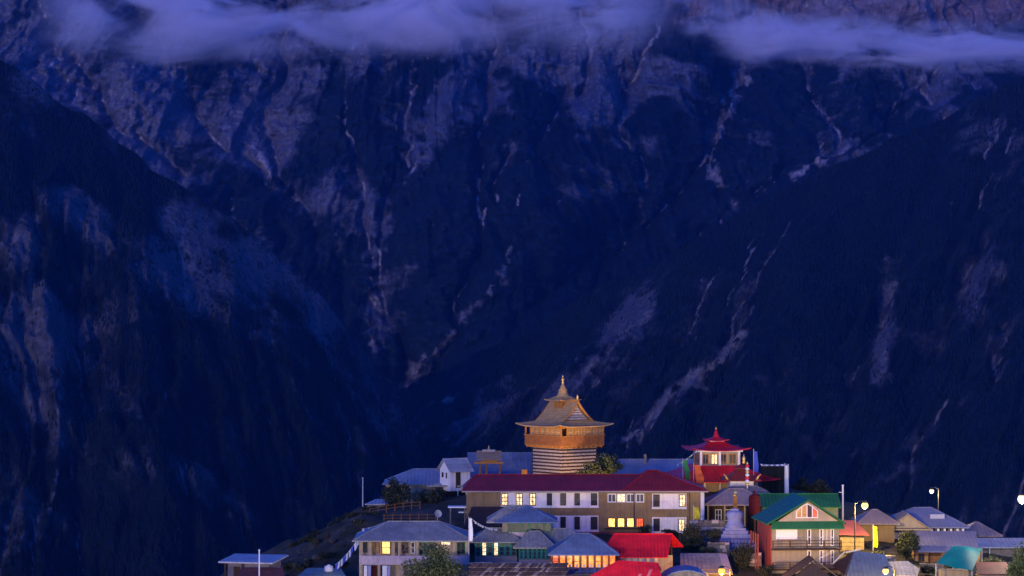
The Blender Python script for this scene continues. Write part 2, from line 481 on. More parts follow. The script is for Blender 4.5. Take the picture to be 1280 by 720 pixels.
def build_forest(name, label, S, n, seed, hmin, hmax):
    """conifers standing on a mountainside, far too many to count"""
    r = np.random.default_rng(seed)
    nu, nv = S["rock"].shape
    m0 = (S["t"] >= -40)
    iu = r.integers(0, nu - 1, n * 4); iv = r.integers(np.argmax(m0), nv - 1, n * 4)
    px = S["px"][iu, iv]; py = S["py"][iu, iv]
    dens = np.clip(1.05 - 1.5 * np.maximum(S["rock"][iu, iv], S["sc"][iu, iv] * 1.3), 0.03, 1) * (0.25 + 0.75 * sstep(.35, .6, fbm(px / 45, py / 45, 4, seed)))
    ok = (r.random(len(iu)) < dens) & (px > -40) & (px < 1320) & (py < 740)
    iu = iu[ok][:n]; iv = iv[ok][:n]; k = len(iu)
    fu = r.random(k)[:, None]; fv = r.random(k)[:, None]
    V = S["V"]
    base = V[iu, iv] * (1 - fu) * (1 - fv) + V[iu + 1, iv] * fu * (1 - fv) + V[iu, iv + 1] * (1 - fu) * fv + V[iu + 1, iv + 1] * fu * fv
    h = r.uniform(hmin, hmax, k); w = h * r.uniform(.16, .26, k)
    a0 = r.uniform(0, 6.28, k)
    vs = np.zeros((k, 5, 3))
    for j in range(4):
        ang = a0 + j * math.pi / 2
        vs[:, j] = base + np.stack([w * np.cos(ang), w * np.sin(ang), h * 0.02 - 2], 1)
    vs[:, 4] = base + np.stack([r.normal(0, .3, k), r.normal(0, .3, k), h], 1)
    o = np.arange(k)[:, None] * 5
    fs = np.concatenate([o + np.array([[j, (j + 1) % 4, 4]]) for j in range(4)], 0)
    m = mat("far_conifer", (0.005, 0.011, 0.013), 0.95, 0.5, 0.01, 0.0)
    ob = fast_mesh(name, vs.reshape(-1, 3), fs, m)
    tag(ob, label, "forest", kind="stuff")

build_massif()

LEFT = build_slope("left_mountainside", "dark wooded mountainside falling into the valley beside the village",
    [(-330, -150, 8000), (-120, 5, 8000), (0, 78, 8000), (60, 112, 8050), (120, 160, 8100), (200, 216, 8150), (270, 262, 8200), (330, 305, 8250), (400, 372, 8300),
     (450, 432, 8350), (500, 492, 8400), (522, 545, 8400), (560, 640, 8350), (640, 760, 8300)], 3600, 0.12, 39, 101,
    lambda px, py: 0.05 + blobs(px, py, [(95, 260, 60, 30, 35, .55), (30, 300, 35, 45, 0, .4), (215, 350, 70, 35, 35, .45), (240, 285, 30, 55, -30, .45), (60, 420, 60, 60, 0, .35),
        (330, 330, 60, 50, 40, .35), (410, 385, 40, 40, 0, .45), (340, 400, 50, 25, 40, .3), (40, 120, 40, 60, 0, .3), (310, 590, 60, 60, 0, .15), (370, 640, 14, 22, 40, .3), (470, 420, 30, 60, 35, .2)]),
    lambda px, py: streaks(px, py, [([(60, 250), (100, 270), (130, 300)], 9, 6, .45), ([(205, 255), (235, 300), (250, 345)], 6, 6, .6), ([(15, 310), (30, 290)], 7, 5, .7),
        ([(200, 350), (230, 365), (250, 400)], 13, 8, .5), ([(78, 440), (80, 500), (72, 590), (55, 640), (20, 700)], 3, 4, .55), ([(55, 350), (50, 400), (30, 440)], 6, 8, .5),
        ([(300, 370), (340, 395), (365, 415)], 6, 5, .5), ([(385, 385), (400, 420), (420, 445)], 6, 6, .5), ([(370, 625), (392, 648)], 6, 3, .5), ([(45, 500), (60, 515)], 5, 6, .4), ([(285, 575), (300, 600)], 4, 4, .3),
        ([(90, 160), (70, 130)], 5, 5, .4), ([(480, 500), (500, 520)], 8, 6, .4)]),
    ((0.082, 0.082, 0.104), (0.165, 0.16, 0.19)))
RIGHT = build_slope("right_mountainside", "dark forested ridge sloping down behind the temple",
    [(1620, -60, 8700), (1400, 40, 8750), (1280, 95, 8800), (1200, 142, 8850), (1100, 186, 8900), (1050, 200, 8950), (1000, 226, 9000), (930, 268, 9100), (850, 312, 9200),
     (760, 360, 9300), (680, 402, 9400), (600, 436, 9450), (540, 470, 9500), (505, 492, 9500), (470, 520, 9500), (400, 600, 9450), (330, 700, 9400)], 3600, -0.34, 36, 202,
    lambda px, py: 0.0 + blobs(px, py, [(790, 400, 60, 25, -50, .55), (690, 490, 50, 25, -40, .4), (880, 460, 60, 14, -45, .3), (600, 520, 60, 30, -30, .4), (1105, 400, 16, 90, 3, .4),
        (1215, 360, 40, 70, 0, .35), (1180, 430, 50, 40, 0, .25), (980, 500, 60, 60, 0, .12), (1050, 560, 90, 50, 0, .15), (700, 350, 60, 20, -30, .25), (520, 540, 30, 30, 0, .3)]),
    lambda px, py: streaks(px, py, [([(935, 408), (905, 440), (870, 470), (835, 500), (800, 540), (780, 562)], 6, 7, .85), ([(820, 372), (800, 400), (765, 430), (735, 460), (720, 490)], 14, 10, .5),
        ([(775, 390), (740, 425), (690, 475), (660, 500)], 7, 9, .4), ([(1110, 310), (1112, 350), (1108, 420), (1098, 480)], 6, 8, .5), ([(1095, 335), (1112, 335)], 5, 5, .5),
        ([(1205, 330), (1215, 380), (1210, 430)], 8, 8, .45), ([(1235, 340), (1200, 350)], 6, 6, .4), ([(575, 495), (545, 505), (520, 525)], 4, 5, .6), ([(610, 510), (570, 535), (550, 560)], 9, 10, .45),
        ([(640, 490), (600, 530)], 6, 6, .4), ([(1190, 250), (1180, 280)], 6, 8, .35), ([(910, 370), (940, 362)], 5, 5, .35), ([(1060, 225), (1040, 232)], 6, 6, .3), ([(505, 470), (520, 462), (515, 485)], 6, 5, .7)]),
    ((0.082, 0.082, 0.104), (0.165, 0.16, 0.19)))
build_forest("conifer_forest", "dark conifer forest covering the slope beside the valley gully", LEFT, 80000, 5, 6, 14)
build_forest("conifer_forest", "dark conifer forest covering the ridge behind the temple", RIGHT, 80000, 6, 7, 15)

# ------------------------------------------------------------------ the village hill
CTRL = [  # (px, py, distance): ground level
    (300, 742, 335), (345, 702, 380), (372, 686, 383), (400, 669, 385), (430, 650, 386), (455, 638, 386), (480, 632, 388), (520, 628, 390), (580, 606, 398), (640, 600, 400),
    (700, 596, 394), (770, 596, 394), (860, 604, 388), (950, 612, 384), (1000, 620, 384), (1060, 648, 378), (1120, 655, 378), (1200, 672, 372), (1280, 690, 366), (1400, 720, 366),
    (450, 655, 368), (520, 655, 366), (600, 672, 359), (700, 672, 359), (800, 672, 359), (880, 672, 359), (930, 668, 362), (920, 690, 350), (1000, 690, 358), (1060, 690, 354), (1150, 705, 350),
    (1250, 722, 344), (380, 730, 345), (440, 716, 350), (450, 740, 334), (520, 742, 334), (600, 728, 334), (700, 728, 330), (800, 732, 330), (880, 722, 338), (960, 728, 336), (1050, 730, 335), (1150, 735, 335),
    (1280, 745, 335), (450, 800, 300), (640, 800, 300), (850, 800, 300), (1100, 800, 300), (1280, 810, 300), (300, 810, 300), (640, 950, 230), (1100, 950, 230), (200, 950, 230),
    (230, 800, 335), (250, 770, 385), (200, 900, 385), (640, 640, 440), (900, 650, 440), (1100, 690, 440), (450, 700, 440), (640, 900, 520), (300, 1000, 520), (1000, 900, 520), (1300, 950, 500), (1500, 800, 366)]
_cp = np.array([P(*c)[:] for c in CTRL])
def _rbf(d): return np.sqrt(d * d + 30.0)
_A = _rbf(np.hypot(_cp[:, 0][:, None] - _cp[:, 0], _cp[:, 1][:, None] - _cp[:, 1]))
_W = np.linalg.solve(_A + np.eye(len(_cp)) * 1e-6, _cp[:, 2] + 40)
def ground(x, y):
    x = np.asarray(x, float); y = np.asarray(y, float)
    d = np.sqrt((x[..., None] - _cp[:, 0]) ** 2 + (y[..., None] - _cp[:, 1]) ** 2)
    return (_rbf(d) * _W).sum(-1) - 40
def G(px, Y):
    x = PX(px, Y); return Vector((x, Y, float(ground(x, Y))))

def ground_mat():
    m = bpy.data.materials.new("hill_ground"); m.use_nodes = True
    nt = m.node_tree; L = nt.links; b = nt.nodes["Principled BSDF"]; b.inputs["Roughness"].default_value = 0.95
    tc = nn(nt, "ShaderNodeTexCoord")
    n1 = nn(nt, "ShaderNodeTexNoise"); n1.inputs["Scale"].default_value = 0.22; n1.inputs["Detail"].default_value = 8; n1.inputs["Roughness"].default_value = 0.68
    n2 = nn(nt, "ShaderNodeTexNoise"); n2.inputs["Scale"].default_value = 1.6; n2.inputs["Detail"].default_value = 8; n2.inputs["Roughness"].default_value = 0.7
    for n in (n1, n2): L.new(tc.outputs["Object"], n.inputs["Vector"])
    r = nn(nt, "ShaderNodeValToRGB"); e = r.color_ramp.elements
    e[0].position = 0.40; e[0].color = (0.016, 0.020, 0.010, 1); e[1].position = 0.66; e[1].color = (0.11, 0.085, 0.062, 1)
    k = r.color_ramp.elements.new(0.54); k.color = (0.045, 0.040, 0.024, 1)
    L.new(n1.outputs["Fac"], r.inputs[0])
    x = nn(nt, "ShaderNodeMix", data_type='RGBA', blend_type='OVERLAY'); x.inputs[0].default_value = 0.6
    L.new(r.outputs[0], x.inputs[6]); L.new(n2.outputs["Color"], x.inputs[7]); L.new(x.outputs[2], b.inputs["Base Color"])
    bp = nn(nt, "ShaderNodeBump"); bp.inputs["Strength"].default_value = 1.0; bp.inputs["Distance"].default_value = 0.4
    L.new(n2.outputs["Fac"], bp.inputs["Height"]); L.new(bp.outputs[0], b.inputs["Normal"])
    return m

def build_ground():
    nx, ny = 420, 300
    x = np.r_[np.linspace(-1400, -70, 60)[:-1], np.linspace(-70, 90, 301), np.linspace(90, 1400, 61)[1:]]
    y = np.r_[np.linspace(140, 290, 40)[:-1], np.linspace(290, 430, 211), np.linspace(430, 1300, 50)[1:]]
    nx, ny = len(x), len(y)
    X, Yg = np.meshgrid(x, y, indexing='ij')
    Z = ground(np.clip(X, -75, 95), np.clip(Yg, 200, 520))
    out = np.maximum(0, -75 - X) + np.maximum(0, X - 95) * 0.25 + np.maximum(0, Yg - 430) * 0.8
    Z = Z - out * 0.75
    rough = sstep(-12, -20, X) * sstep(340, 360, Yg)
    Z += (0.5 + 2.6 * rough) * (fbm(X / 5, Yg / 5, 5, 301) - .5) + 0.25 * (fbm(X / 1.3, Yg / 1.3, 3, 302) - .5)
    Z = np.maximum(Z, -3200)
    o = fast_mesh("hillside_ground", np.stack([X, Yg, Z], -1).reshape(-1, 3), grid_faces(nx, ny), ground_mat(), smooth=True)
    tag(o, "dark scrubby earth of the village hill", "ground", kind="structure")
build_ground()

# ------------------------------------------------------------------ materials of the village
white = mat("white_plaster", (0.82, 0.76, 0.70), 0.8, 0.10, 0.9, 0.1, 8, streak=0.30)
brown = mat("brown_plaster", (0.255, 0.175, 0.085), 0.85, 0.18, 0.8, 0.15, 8, streak=0.35)
cream = mat("cream_plaster", (0.38, 0.31, 0.225), 0.85, 0.15, 0.8, 0.12, 8, streak=0.35)
taupe = mat("taupe_plaster", (0.27, 0.23, 0.175), 0.85, 0.15, 0.8, 0.12, 8, streak=0.35)
lilac = mat("lilac_plaster", (0.46, 0.38, 0.42), 0.85, 0.15, 0.8, 0.1, 8, streak=0.3)
paintw = mat("white_paint", (0.78, 0.76, 0.76), 0.5, 0.06, 3, 0.05, 12)
maroon_tin = mat("maroon_tin", (0.27, 0.016, 0.014), 0.5, 0.3, 0.5, 0.2, 5, streak=0.5, grime=(0.12, 0.022, 0.02), wave=('X', 0.45))
red_tin = mat("red_tin", (0.58, 0.010, 0.026), 0.5, 0.28, 0.7, 0.2, 5, streak=0.45, grime=(0.22, 0.02, 0.02), wave=('X', 0.4))
grey_tin = mat("grey_tin", (0.26, 0.26, 0.25), 0.5, 0.3, 0.6, 0.2, 5, streak=0.5, grime=(0.13, 0.10, 0.085), wave=('X', 0.5))
pale_tin = mat("pale_tin", (0.44, 0.44, 0.44), 0.5, 0.3, 0.6, 0.2, 5, streak=0.5, grime=(0.20, 0.15, 0.12), wave=('X', 0.5))
blue_tin = mat("blue_tin", (0.10, 0.15, 0.27), 0.5, 0.3, 0.6, 0.2, 5, streak=0.5, grime=(0.10, 0.10, 0.11), wave=('X', 0.5))
pale_blue_tin = mat("pale_blue_tin", (0.22, 0.27, 0.36), 0.5, 0.25, 0.4, 0.15, 5, streak=0.25, wave=("X", 0.5))
green_tin = mat("green_tin", (0.02, 0.16, 0.045), 0.5, 0.3, 0.6, 0.2, 5, streak=0.5, grime=(0.05, 0.075, 0.04), wave=('X', 0.45))
green_trim = mat("green_trim", (0.03, 0.16, 0.06), 0.5, 0.15, 1, 0.05, 6)
teal_cloth = mat("teal_tarp", (0.0, 0.17, 0.19), 0.6, 0.15, 0.8, 0.1, 3)
teal_paint = mat("teal_paint", (0.02, 0.20, 0.17), 0.55, 0.25, 2, 0.05, 9)
wood = mat("brown_timber", (0.19, 0.085, 0.032), 0.7, 0.3, 4, 0.2, 14)
dwood = mat("dark_timber", (0.060, 0.032, 0.018), 0.75, 0.3, 4, 0.2, 14)
orange_wood = mat("golden_timber", (0.40, 0.17, 0.035), 0.6, 0.25, 4, 0.15, 14)
red_wood = mat("red_brown_timber", (0.30, 0.085, 0.035), 0.6, 0.25, 3, 0.15, 14)
stone = mat("pale_stone", (0.42, 0.36, 0.32), 0.9, 0.3, 3, 0.3, 9)
gstone = mat("grey_stone", (0.16, 0.14, 0.13), 0.95, 0.4, 1.6, 0.4, 7)
golden_stone = mat("golden_rubble", (0.40, 0.30, 0.16), 0.95, 0.35, 1.4, 0.4, 5)
slate_roof = mat("temple_slate", (0.50, 0.31, 0.12), 0.75, 0.22, 1.4, 0.25, 6, wave=('Z', 0.22))  # warm lamplight that misses the roof is put into its colour
brown_roof = mat("brown_roof", (0.055, 0.036, 0.034), 0.8, 0.3, 0.8, 0.2, 6, streak=0.3)
gold = mat("gilded_metal", (0.80, 0.52, 0.14), 0.35, 0.15, 4, 0.05, 9, metal=0.6)
iron = mat("dark_iron", (0.045, 0.045, 0.05), 0.5, 0.2, 4, 0.05, 9)
galv = mat("galvanised_steel", (0.48, 0.48, 0.48), 0.4, 0.15, 4, 0.05, 9)
black_panel = mat("black_boarding", (0.012, 0.013, 0.014), 0.8, 0.3, 2, 0.1, 5)
stupa_w = mat("stupa_shaded_whitewash", (0.27, 0.29, 0.47), 0.85, 0.15, 1.2, 0.15, 6, streak=0.35)  # white stupa darkened towards blue: its shade is put into the colour
red_plaster = mat("red_plaster", (0.34, 0.065, 0.045), 0.8, 0.2, 1, 0.12, 7, streak=0.3)
maroon_cloth = mat("maroon_cloth", (0.07, 0.006, 0.010), 0.9, 0.2, 2, 0.1, 6)
cloth_w = mat("white_cloth", (0.72, 0.72, 0.74), 0.9, 0.12, 2, 0.1, 6)
cloth_b = mat("blue_cloth", (0.07, 0.10, 0.50), 0.9, 0.15, 2, 0.1, 6)
cloth_g = mat("green_cloth", (0.06, 0.30, 0.06), 0.9, 0.15, 2, 0.1, 6)
cloth_y = mat("yellow_cloth", (0.78, 0.66, 0.03), 0.9, 0.12, 2, 0.1, 6)
cloth_o = mat("orange_cloth", (0.85, 0.16, 0.04), 0.9, 0.12, 2, 0.1, 6)
cloth_r = mat("red_cloth", (0.70, 0.03, 0.06), 0.9, 0.12, 2, 0.1, 6)
dark_glass = glass("dark_glass")
LW = emit("lit_window_white", (1.0, 0.80, 0.46), 0.60, c2=(0.30, 0.12, 0.02), scale=5.0)
LY = emit("lit_window_yellow", (1.0, 0.70, 0.20), 0.70, c2=(0.75, 0.28, 0.03), scale=4.0)
LO = emit("lit_window_orange", (1.0, 0.34, 0.03), 0.36, c2=(1.0, 0.12, 0.015), scale=2.2)
LA = emit("lit_attic", (1.0, 0.5, 0.14), 0.22, c2=(.6, .16, .03), scale=6.0)
LG = emit("lit_window_amber", (1.0, 0.44, 0.05), 0.36, c2=(1.0, 0.20, 0.015), scale=2.4)
LR = emit("lit_window_red", (1.0, 0.16, 0.02), 0.34, c2=(0.8, 0.05, 0.02), scale=2.2)

# ------------------------------------------------------------------ building pieces
def window(parent, x0, x1, z0, z1, y, fm=paintw, pm=dark_glass, nx=2, nz=2, fw=0.07, d=0.07, label=None, face='y', arch=False):
    """frame (with glazing bars) proud of the wall plane y, pane set back inside it"""
    f = MB()
    def bx(a0, a1, c0, c1, e0, e1):
        if face == 'y': f.box(a0, a1, y - e1, y - e0, c0, c1)
        elif face == '-x': f.box(y - e1, y - e0, a0, a1, c0, c1)
        else: f.box(y + e0, y + e1, a0, a1, c0, c1)
    bx(x0, x0 + fw, z0, z1, -.02, d); bx(x1 - fw, x1, z0, z1, -.02, d)
    bx(x0 + fw, x1 - fw, z0, z0 + fw, -.02, d); bx(x0 + fw, x1 - fw, z1 - fw, z1, -.02, d)
    for i in range(1, nx):
        c = x0 + (x1 - x0) * i / nx; bx(c - fw * .35, c + fw * .35, z0 + fw, z1 - fw, -.01, d * .8)
    for i in range(1, nz):
        c = z0 + (z1 - z0) * i / nz; bx(x0 + fw, x1 - fw, c - fw * .35, c + fw * .35, -.012, d * .7)
    o = f.build("window", fm, parent)
    if label: o["label"] = label
    p = MB()
    e0, e1 = 0.004, d * .35
    if face == 'y': p.box(x0 + fw * .9, x1 - fw * .9, y - e1, y - e0, z0 + fw * .9, z1 - fw * .9)
    elif face == '-x': p.box(y - e1, y - e0, x0 + fw * .9, x1 - fw * .9, z0 + fw * .9, z1 - fw * .9)
    else: p.box(y + e0, y + e1, x0 + fw * .9, x1 - fw * .9, z0 + fw * .9, z1 - fw * .9)
    p.build("pane", pm, o)
    return o

def hip_roof(parent, x0, x1, y0, y1, ze, zr, inset, m, th=0.12, cap=True, ym=None, name="roof", inset2=None):
    """four planes; ridge along x"""
    ym = (y0 + y1) / 2 if ym is None else ym
    i2 = inset if inset2 is None else inset2
    a, b = (x0 + inset, ym, zr), (x1 - i2, ym, zr)
    mb = MB()
    mb.add([(x0, y0, ze), (x1, y0, ze), (x1, y1, ze), (x0, y1, ze), a, b, (x0, y0, ze - th), (x1, y0, ze - th), (x1, y1, ze - th), (x0, y1, ze - th)],
           [(0, 1, 5, 4), (1, 2, 5), (2, 3, 4, 5), (3, 0, 4), (0, 6, 7, 1), (1, 7, 8, 2), (2, 8, 9, 3), (3, 9, 6, 0), (9, 8, 7, 6)])
    r = mb.build(name, m, parent)
    if cap:
        c = MB()
        r_ = 0.07
        for p, q in ((a, b), (a, (x0, y0, ze)), (b, (x1, y0, ze)), (a, (x0, y1, ze)), (b, (x1, y1, ze))):
            if (Vector(p) - Vector(q)).length > .05: c.tube(p, q, r_, r_, 6)
        c.build("ridge_cap", m, r)
    return r

def gable_roof(parent, x0, x1, y0, y1, ze, zr, m, axis='x', th=0.12, name="roof", ym=None):
    """two slabs; ridge along axis"""
    r = None
    if axis == 'x':
        ym = (y0 + y1) / 2 if ym is None else ym
        f = MB().slab([(x0, y0, ze), (x1, y0, ze), (x1, ym, zr), (x0, ym, zr)], th)
        f.slab([(x0, ym, zr + .004), (x1, ym, zr + .004), (x1, y1, ze), (x0, y1, ze)], th)
        cap = ((x0, ym, zr), (x1, ym, zr))
    else:
        xm = (x0 + x1) / 2 if ym is None else ym
        f = MB().slab([(x0, y0, ze), (xm, y0, zr), (xm, y1, zr), (x0, y1, ze)], th)
        f.slab([(xm, y0, zr + .004), (x1, y0, ze), (x1, y1, ze), (xm, y1, zr + .004)], th)
        cap = ((xm, y0, zr), (xm, y1, zr))
    r = f.build(name, m, parent)
    MB().tube(cap[0], cap[1], 0.08, 0.08, 6).build("ridge_cap", m, r)
    return r

def pagoda_roof(mb, h0, h1, z0, z1, lift=0.3, powr=1.6, n=10, k=9, th=0.1, cx=0, cy=0, hy0=None, hy1=None):
    """square roof with concave slopes and raised corners"""
    hy0 = h0 if hy0 is None else hy0; hy1 = h1 if hy1 is None else hy1
    rings = []
    for j in range(n + 1):
        t = j / n
        hx = h0 + (h1 - h0) * t; hy = hy0 + (hy1 - hy0) * t; z = z0 + (z1 - z0) * t ** powr
        ring = []
        for side in range(4):
            for i in range(k):
                s = -1 + 2 * i / k
                dz = lift * abs(s) ** 3 * (1 - t) ** 2; out = 1 + 0.05 * abs(s) ** 3 * (1 - t)
                x, y = [(s * hx, -hy), (hx, s * hy), (-s * hx, hy), (-hx, -s * hy)][side]
                ring.append((cx + x * out, cy + y * out, z + dz))
        rings.append(ring)
    m_ = 4 * k
    vs = [p for r in rings for p in r] + [(p[0] * 1, p[1], p[2] - th) for p in rings[0]]
    fs = []
    for j in range(n):
        for i in range(m_): fs.append((j * m_ + i, j * m_ + (i + 1) % m_, (j + 1) * m_ + (i + 1) % m_, (j + 1) * m_ + i))
    fs.append(tuple(n * m_ + i for i in range(m_)))
    b0 = (n + 1) * m_
    for i in range(m_): fs.append((b0 + i, b0 + (i + 1) % m_, (i + 1) % m_, i))
    fs.append(tuple(b0 + i for i in range(m_ - 1, -1, -1)))
    return mb.add(vs, fs)

def railing(parent, x0, x1, y, z0, h, m, posts=5, bars=3, name="railing", r=0.03):
    f = MB()
    for i in range(posts):
        x = x0 + (x1 - x0) * i / (posts - 1); f.box(x - r * 2, x + r * 2, y - r * 2, y + r * 2, z0, z0 + h)
    for j in range(bars):
        z = z0 + h * (j + 1) / bars - r; f.box(x0, x1, y - r, y + r, z - r, z + r)
    return f.build(name, m, parent)

def gable_wall(mb, x0, x1, y0, y1, zb, zt):
    """upright triangle prism between y0 and y1"""
    xm = (x0 + x1) / 2
    return mb.add([(x0, y0, zb), (x1, y0, zb), (xm, y0, zt), (x0, y1, zb), (x1, y1, zb), (xm, y1, zt)], [(0, 1, 2), (5, 4, 3), (0, 3, 4, 1), (1, 4, 5, 2), (2, 5, 3, 0)])

# ------------------------------------------------------------------ temple tower of timber and stone courses
lattice_m = mat("pale_lattice", (0.46, 0.30, 0.14), .7, .25, 3)
tower_wood = mat("amber_parapet", (0.30, 0.115, 0.030), .65, .3, 3, .15, 12)
def build_tower():
    Y = 392.0; s = Y / F
    t = thing("temple_tower", "tall timber and stone temple tower with curved golden roof and balcony", "tower", P(701, 597, Y) + Vector((0.57, 4.3, 0)), -51.0)
    w = lambda py: (597 - py) * s
    # local axes: +x is the gable face (seen on the one side of the corner), -y the other seen face
    hb, hc, he = 3.05, 3.85, 4.75
    z = -1.2; k = 0
    top = w(557.5)
    n = 12; dz = (top - z) / (2 * n)
    for i in range(n):                       # courses of stone between courses of timber
        MB().box(-hb, hb, -hb, hb, z, z + dz * 1.05).build("stone_course", stone, t); z += dz * 1.05
        f = MB()
        e = hb + 0.05
        f.box(-e - .12, e + .12, -e, -e + .3, z, z + dz * .95).box(-e - .12, e + .12, e - .3, e, z, z + dz * .95)
        f.box(-e, -e + .3, -e + .3, e - .3, z, z + dz * .95).box(e - .3, e, -e + .3, e - .3, z, z + dz * .95).box(-hb + .1, hb - .1, -hb + .1, hb - .1, z, z + dz * .95)
        f.build("timber_course", dwood, t); z += dz * .95
    # joist ends and balcony floor
    zb = top
    for i in range(9):
        q = -hc + 0.35 + i * (2 * hc - 0.7) / 8
        for fc in range(2):
            f = MB()
            if fc: f.box(hb, hc - .05, q - .1, q + .1, zb - .34, zb - .1)
            else: f.box(q - .1, q + .1, -hc + .05, -hb, zb - .34, zb - .1)
            f.build("joist", orange_wood, t)
    MB().box(-hc, hc, -hc, hc, zb - .1, zb + .06).build("balcony_floor", orange_wood, t)
    zr = w(546)
    par = MB()
    par.box(-hc, hc, -hc, -hc + .12, zb + .06, zr).box(-hc, hc, hc - .12, hc, zb + .06, zr).box(-hc, -hc + .12, -hc + .12, hc - .12, zb + .06, zr).box(hc - .12, hc, -hc + .12, hc - .12, zb + .06, zr)
    par.build("parapet", tower_wood, t)
    rl = MB()
    for a in (-1, 1):
        rl.box(-hc - .06, hc + .06, a * hc - .1, a * hc + .1, zr + .002, zr + .12); rl.box(a * hc - .1, a * hc + .1, -hc + .12, hc - .12, zr + .003, zr + .118)
    rl.build("handrail", orange_wood, t)
    for i in range(8):                         # boards of the parapet, seen faces
        q = -hc + .2 + (i + .5) * (2 * hc - .4) / 8
        for fc in range(2):
            f = MB(); hw = .36
            if fc: f.box(hc, hc + .04, q - hw, q + hw, zb + .2, zr - .12)
            else: f.box(q - hw, q + hw, -hc - .04, -hc, zb + .2, zr - .12)
            f.build("panel", tower_wood, t)
    ze = w(534.5)
    # inner chamber with pierced lattice, gallery posts
    MB().box(-hb + .3, hb - .3, -hb + .3, hb - .3, zb + .06, ze + .1).build("inner_wall", dwood, t)
    for i in range(8):
        q = -hc + .12 + i * (2 * hc - .24) / 7
        for fc in range(2):
            f = MB()
            if fc: f.box(hc - .16, hc, q - .09, q + .09, zr + .12, ze)
            else: f.box(q - .09, q + .09, -hc, -hc + .16, zr + .12, ze)
            if fc or i < 7: f.build("post", orange_wood, t)
    for i in range(7):                         # lattice screens between the posts
        q0 = -hc + .12 + i * (2 * hc - .24) / 7 + .09; q1 = q0 + (2 * hc - .24) / 7 - .18
        if i in (0,): continue
        for fc in range(2):
            f = MB()
            for j in range(4):
                q = q0 + (q1 - q0) * (j + .5) / 4
                if fc: f.box(hc - .12, hc - .06, q - .05, q + .05, zr + .12, ze - .1)
                else: f.box(q - .05, q + .05, -hc + .06, -hc + .12, zr + .12, ze - .1)
            zm = (zr + ze) / 2
            if fc: f.box(hc - .13, hc - .055, q0, q1, zm - .06, zm + .06)
            else: f.box(q0, q1, -hc + .055, -hc + .13, zm - .06, zm + .06)
            f.build("lattice", lattice_m, t)
    bm = MB()
    for a in (-1, 1):
        bm.box(-hc - .1, hc + .1, a * (hc - .08) - .12, a * (hc - .08) + .12, ze - .1, ze + .14); bm.box(a * (hc - .08) - .12, a * (hc - .08) + .12, -hc + .2, hc - .2, ze - .1, ze + .139)
    bm.build("eaves_beam", orange_wood, t)
    # roof: concave skirt, then a gabled upper part (ridge along x)
    H = w(503.5) - ze; zg = 0.21
    def hh(q): return he * (1 - q ** (1 / 1.95))
    sk = MB(); hg = hh(zg)
    lv = [zg * j / 7 for j in range(8)]
    rings = []; k = 12
    for q in lv:
        h = hh(q); ring = []
        for side in range(4):
            for i in range(k):
                a = -1 + 2 * i / k; up = .32 * abs(a) ** 4 * (1 - q / zg)
                x, y = [(a * h, -h), (h, a * h), (-a * h, h), (-h, -a * h)][side]
                ring.append((x, y, ze + .14 + q * H + up))
        rings.append(ring)
    m_ = 4 * k
    vs_ = [p for r in rings for p in r] + [(p[0], p[1], p[2] - .14) for p in rings[0]] + [(p[0] * .72, p[1] * .72, ze + .13) for p in rings[0]]
    fs_ = []
    for j in range(7):
        for i in range(m_): fs_.append((j * m_ + i, j * m_ + (i + 1) % m_, (j + 1) * m_ + (i + 1) % m_, (j + 1) * m_ + i))
    b0 = 8 * m_
    for i in range(m_):
        fs_.append((b0 + i, b0 + (i + 1) % m_, (i + 1) % m_, i)); fs_.append((b0 + m_ + i, b0 + m_ + (i + 1) % m_, b0 + (i + 1) % m_, b0 + i))
    fs_.append(tuple(7 * m_ + i for i in range(m_)))
    roof = MB().add(vs_, fs_).build("roof", slate_roof, t)
    up = MB(); nq = 10; xr = hg + .28
    for sgn in (-1, 1):
        pts = []
        for j in range(nq + 1):
            q = zg * .9 + (1 - zg * .9) * j / nq; pts.append((sgn * hh(q), ze + .16 + q * H))
        for (ya, za), (yb, zb2) in zip(pts[:-1], pts[1:]):
            P4 = [(-xr, ya, za), (xr, ya, za), (xr, yb, zb2), (-xr, yb, zb2)]
            up.slab(P4 if sgn < 0 else P4[::-1], .09)
    up.build("upper_roof", slate_roof, roof)
    for sgn in (-1, 1):
        gw = MB(); xg = sgn * (hg - .05); prof = []
        for j in range(nq + 1):
            q = zg + (1 - zg) * j / nq; prof.append((hh(q) - .05, ze + .1 + q * H))
        for (ya, za), (yb, zb2) in zip(prof[:-1], prof[1:]):
            gw.slab([(xg, -ya, za), (xg, ya, za), (xg, yb, zb2), (xg, -yb, zb2)], .1, (-sgn, 0, 0))
        gwo = gw.build("gable_wall", wood, t)
        nb = 6
        for j in range(nb):                    # pale horizontal gable boards
            q0 = zg + .05 + (0.80 - zg) * j / nb; q1 = q0 + .075
            f = MB(); ya, yb = hh(q0) - .45, hh(q1) - .45
            if yb < .08: yb = .08
            f.slab([(xg + sgn * .06, -ya, ze + .1 + q0 * H), (xg + sgn * .06, ya, ze + .1 + q0 * H), (xg + sgn * .06, yb, ze + .1 + q1 * H), (xg + sgn * .06, -yb, ze + .1 + q1 * H)], .06, (-sgn, 0, 0))
            f.build("gable_board", stone, gwo)
        bb = MB()
        for s2 in (-1, 1):
            for j in range(nq):
                qa = zg + (1 - zg) * j / nq; qb = zg + (1 - zg) * (j + 1) / nq
                bb.tube((sgn * (xr + .03), s2 * hh(qa), ze + .1 + qa * H), (sgn * (xr + .03), s2 * hh(qb), ze + .1 + qb * H), .12, .12, 4)
        bb.build("bargeboard", orange_wood, t)
    MB().box(-xr - .1, xr + .1, -.14, .14, ze + .1 + H, ze + .36 + H).build("ridge_beam", orange_wood, roof)
    # little cupola riding on the ridge and its spire
    zt = ze + .1 + H; cx = -0.35
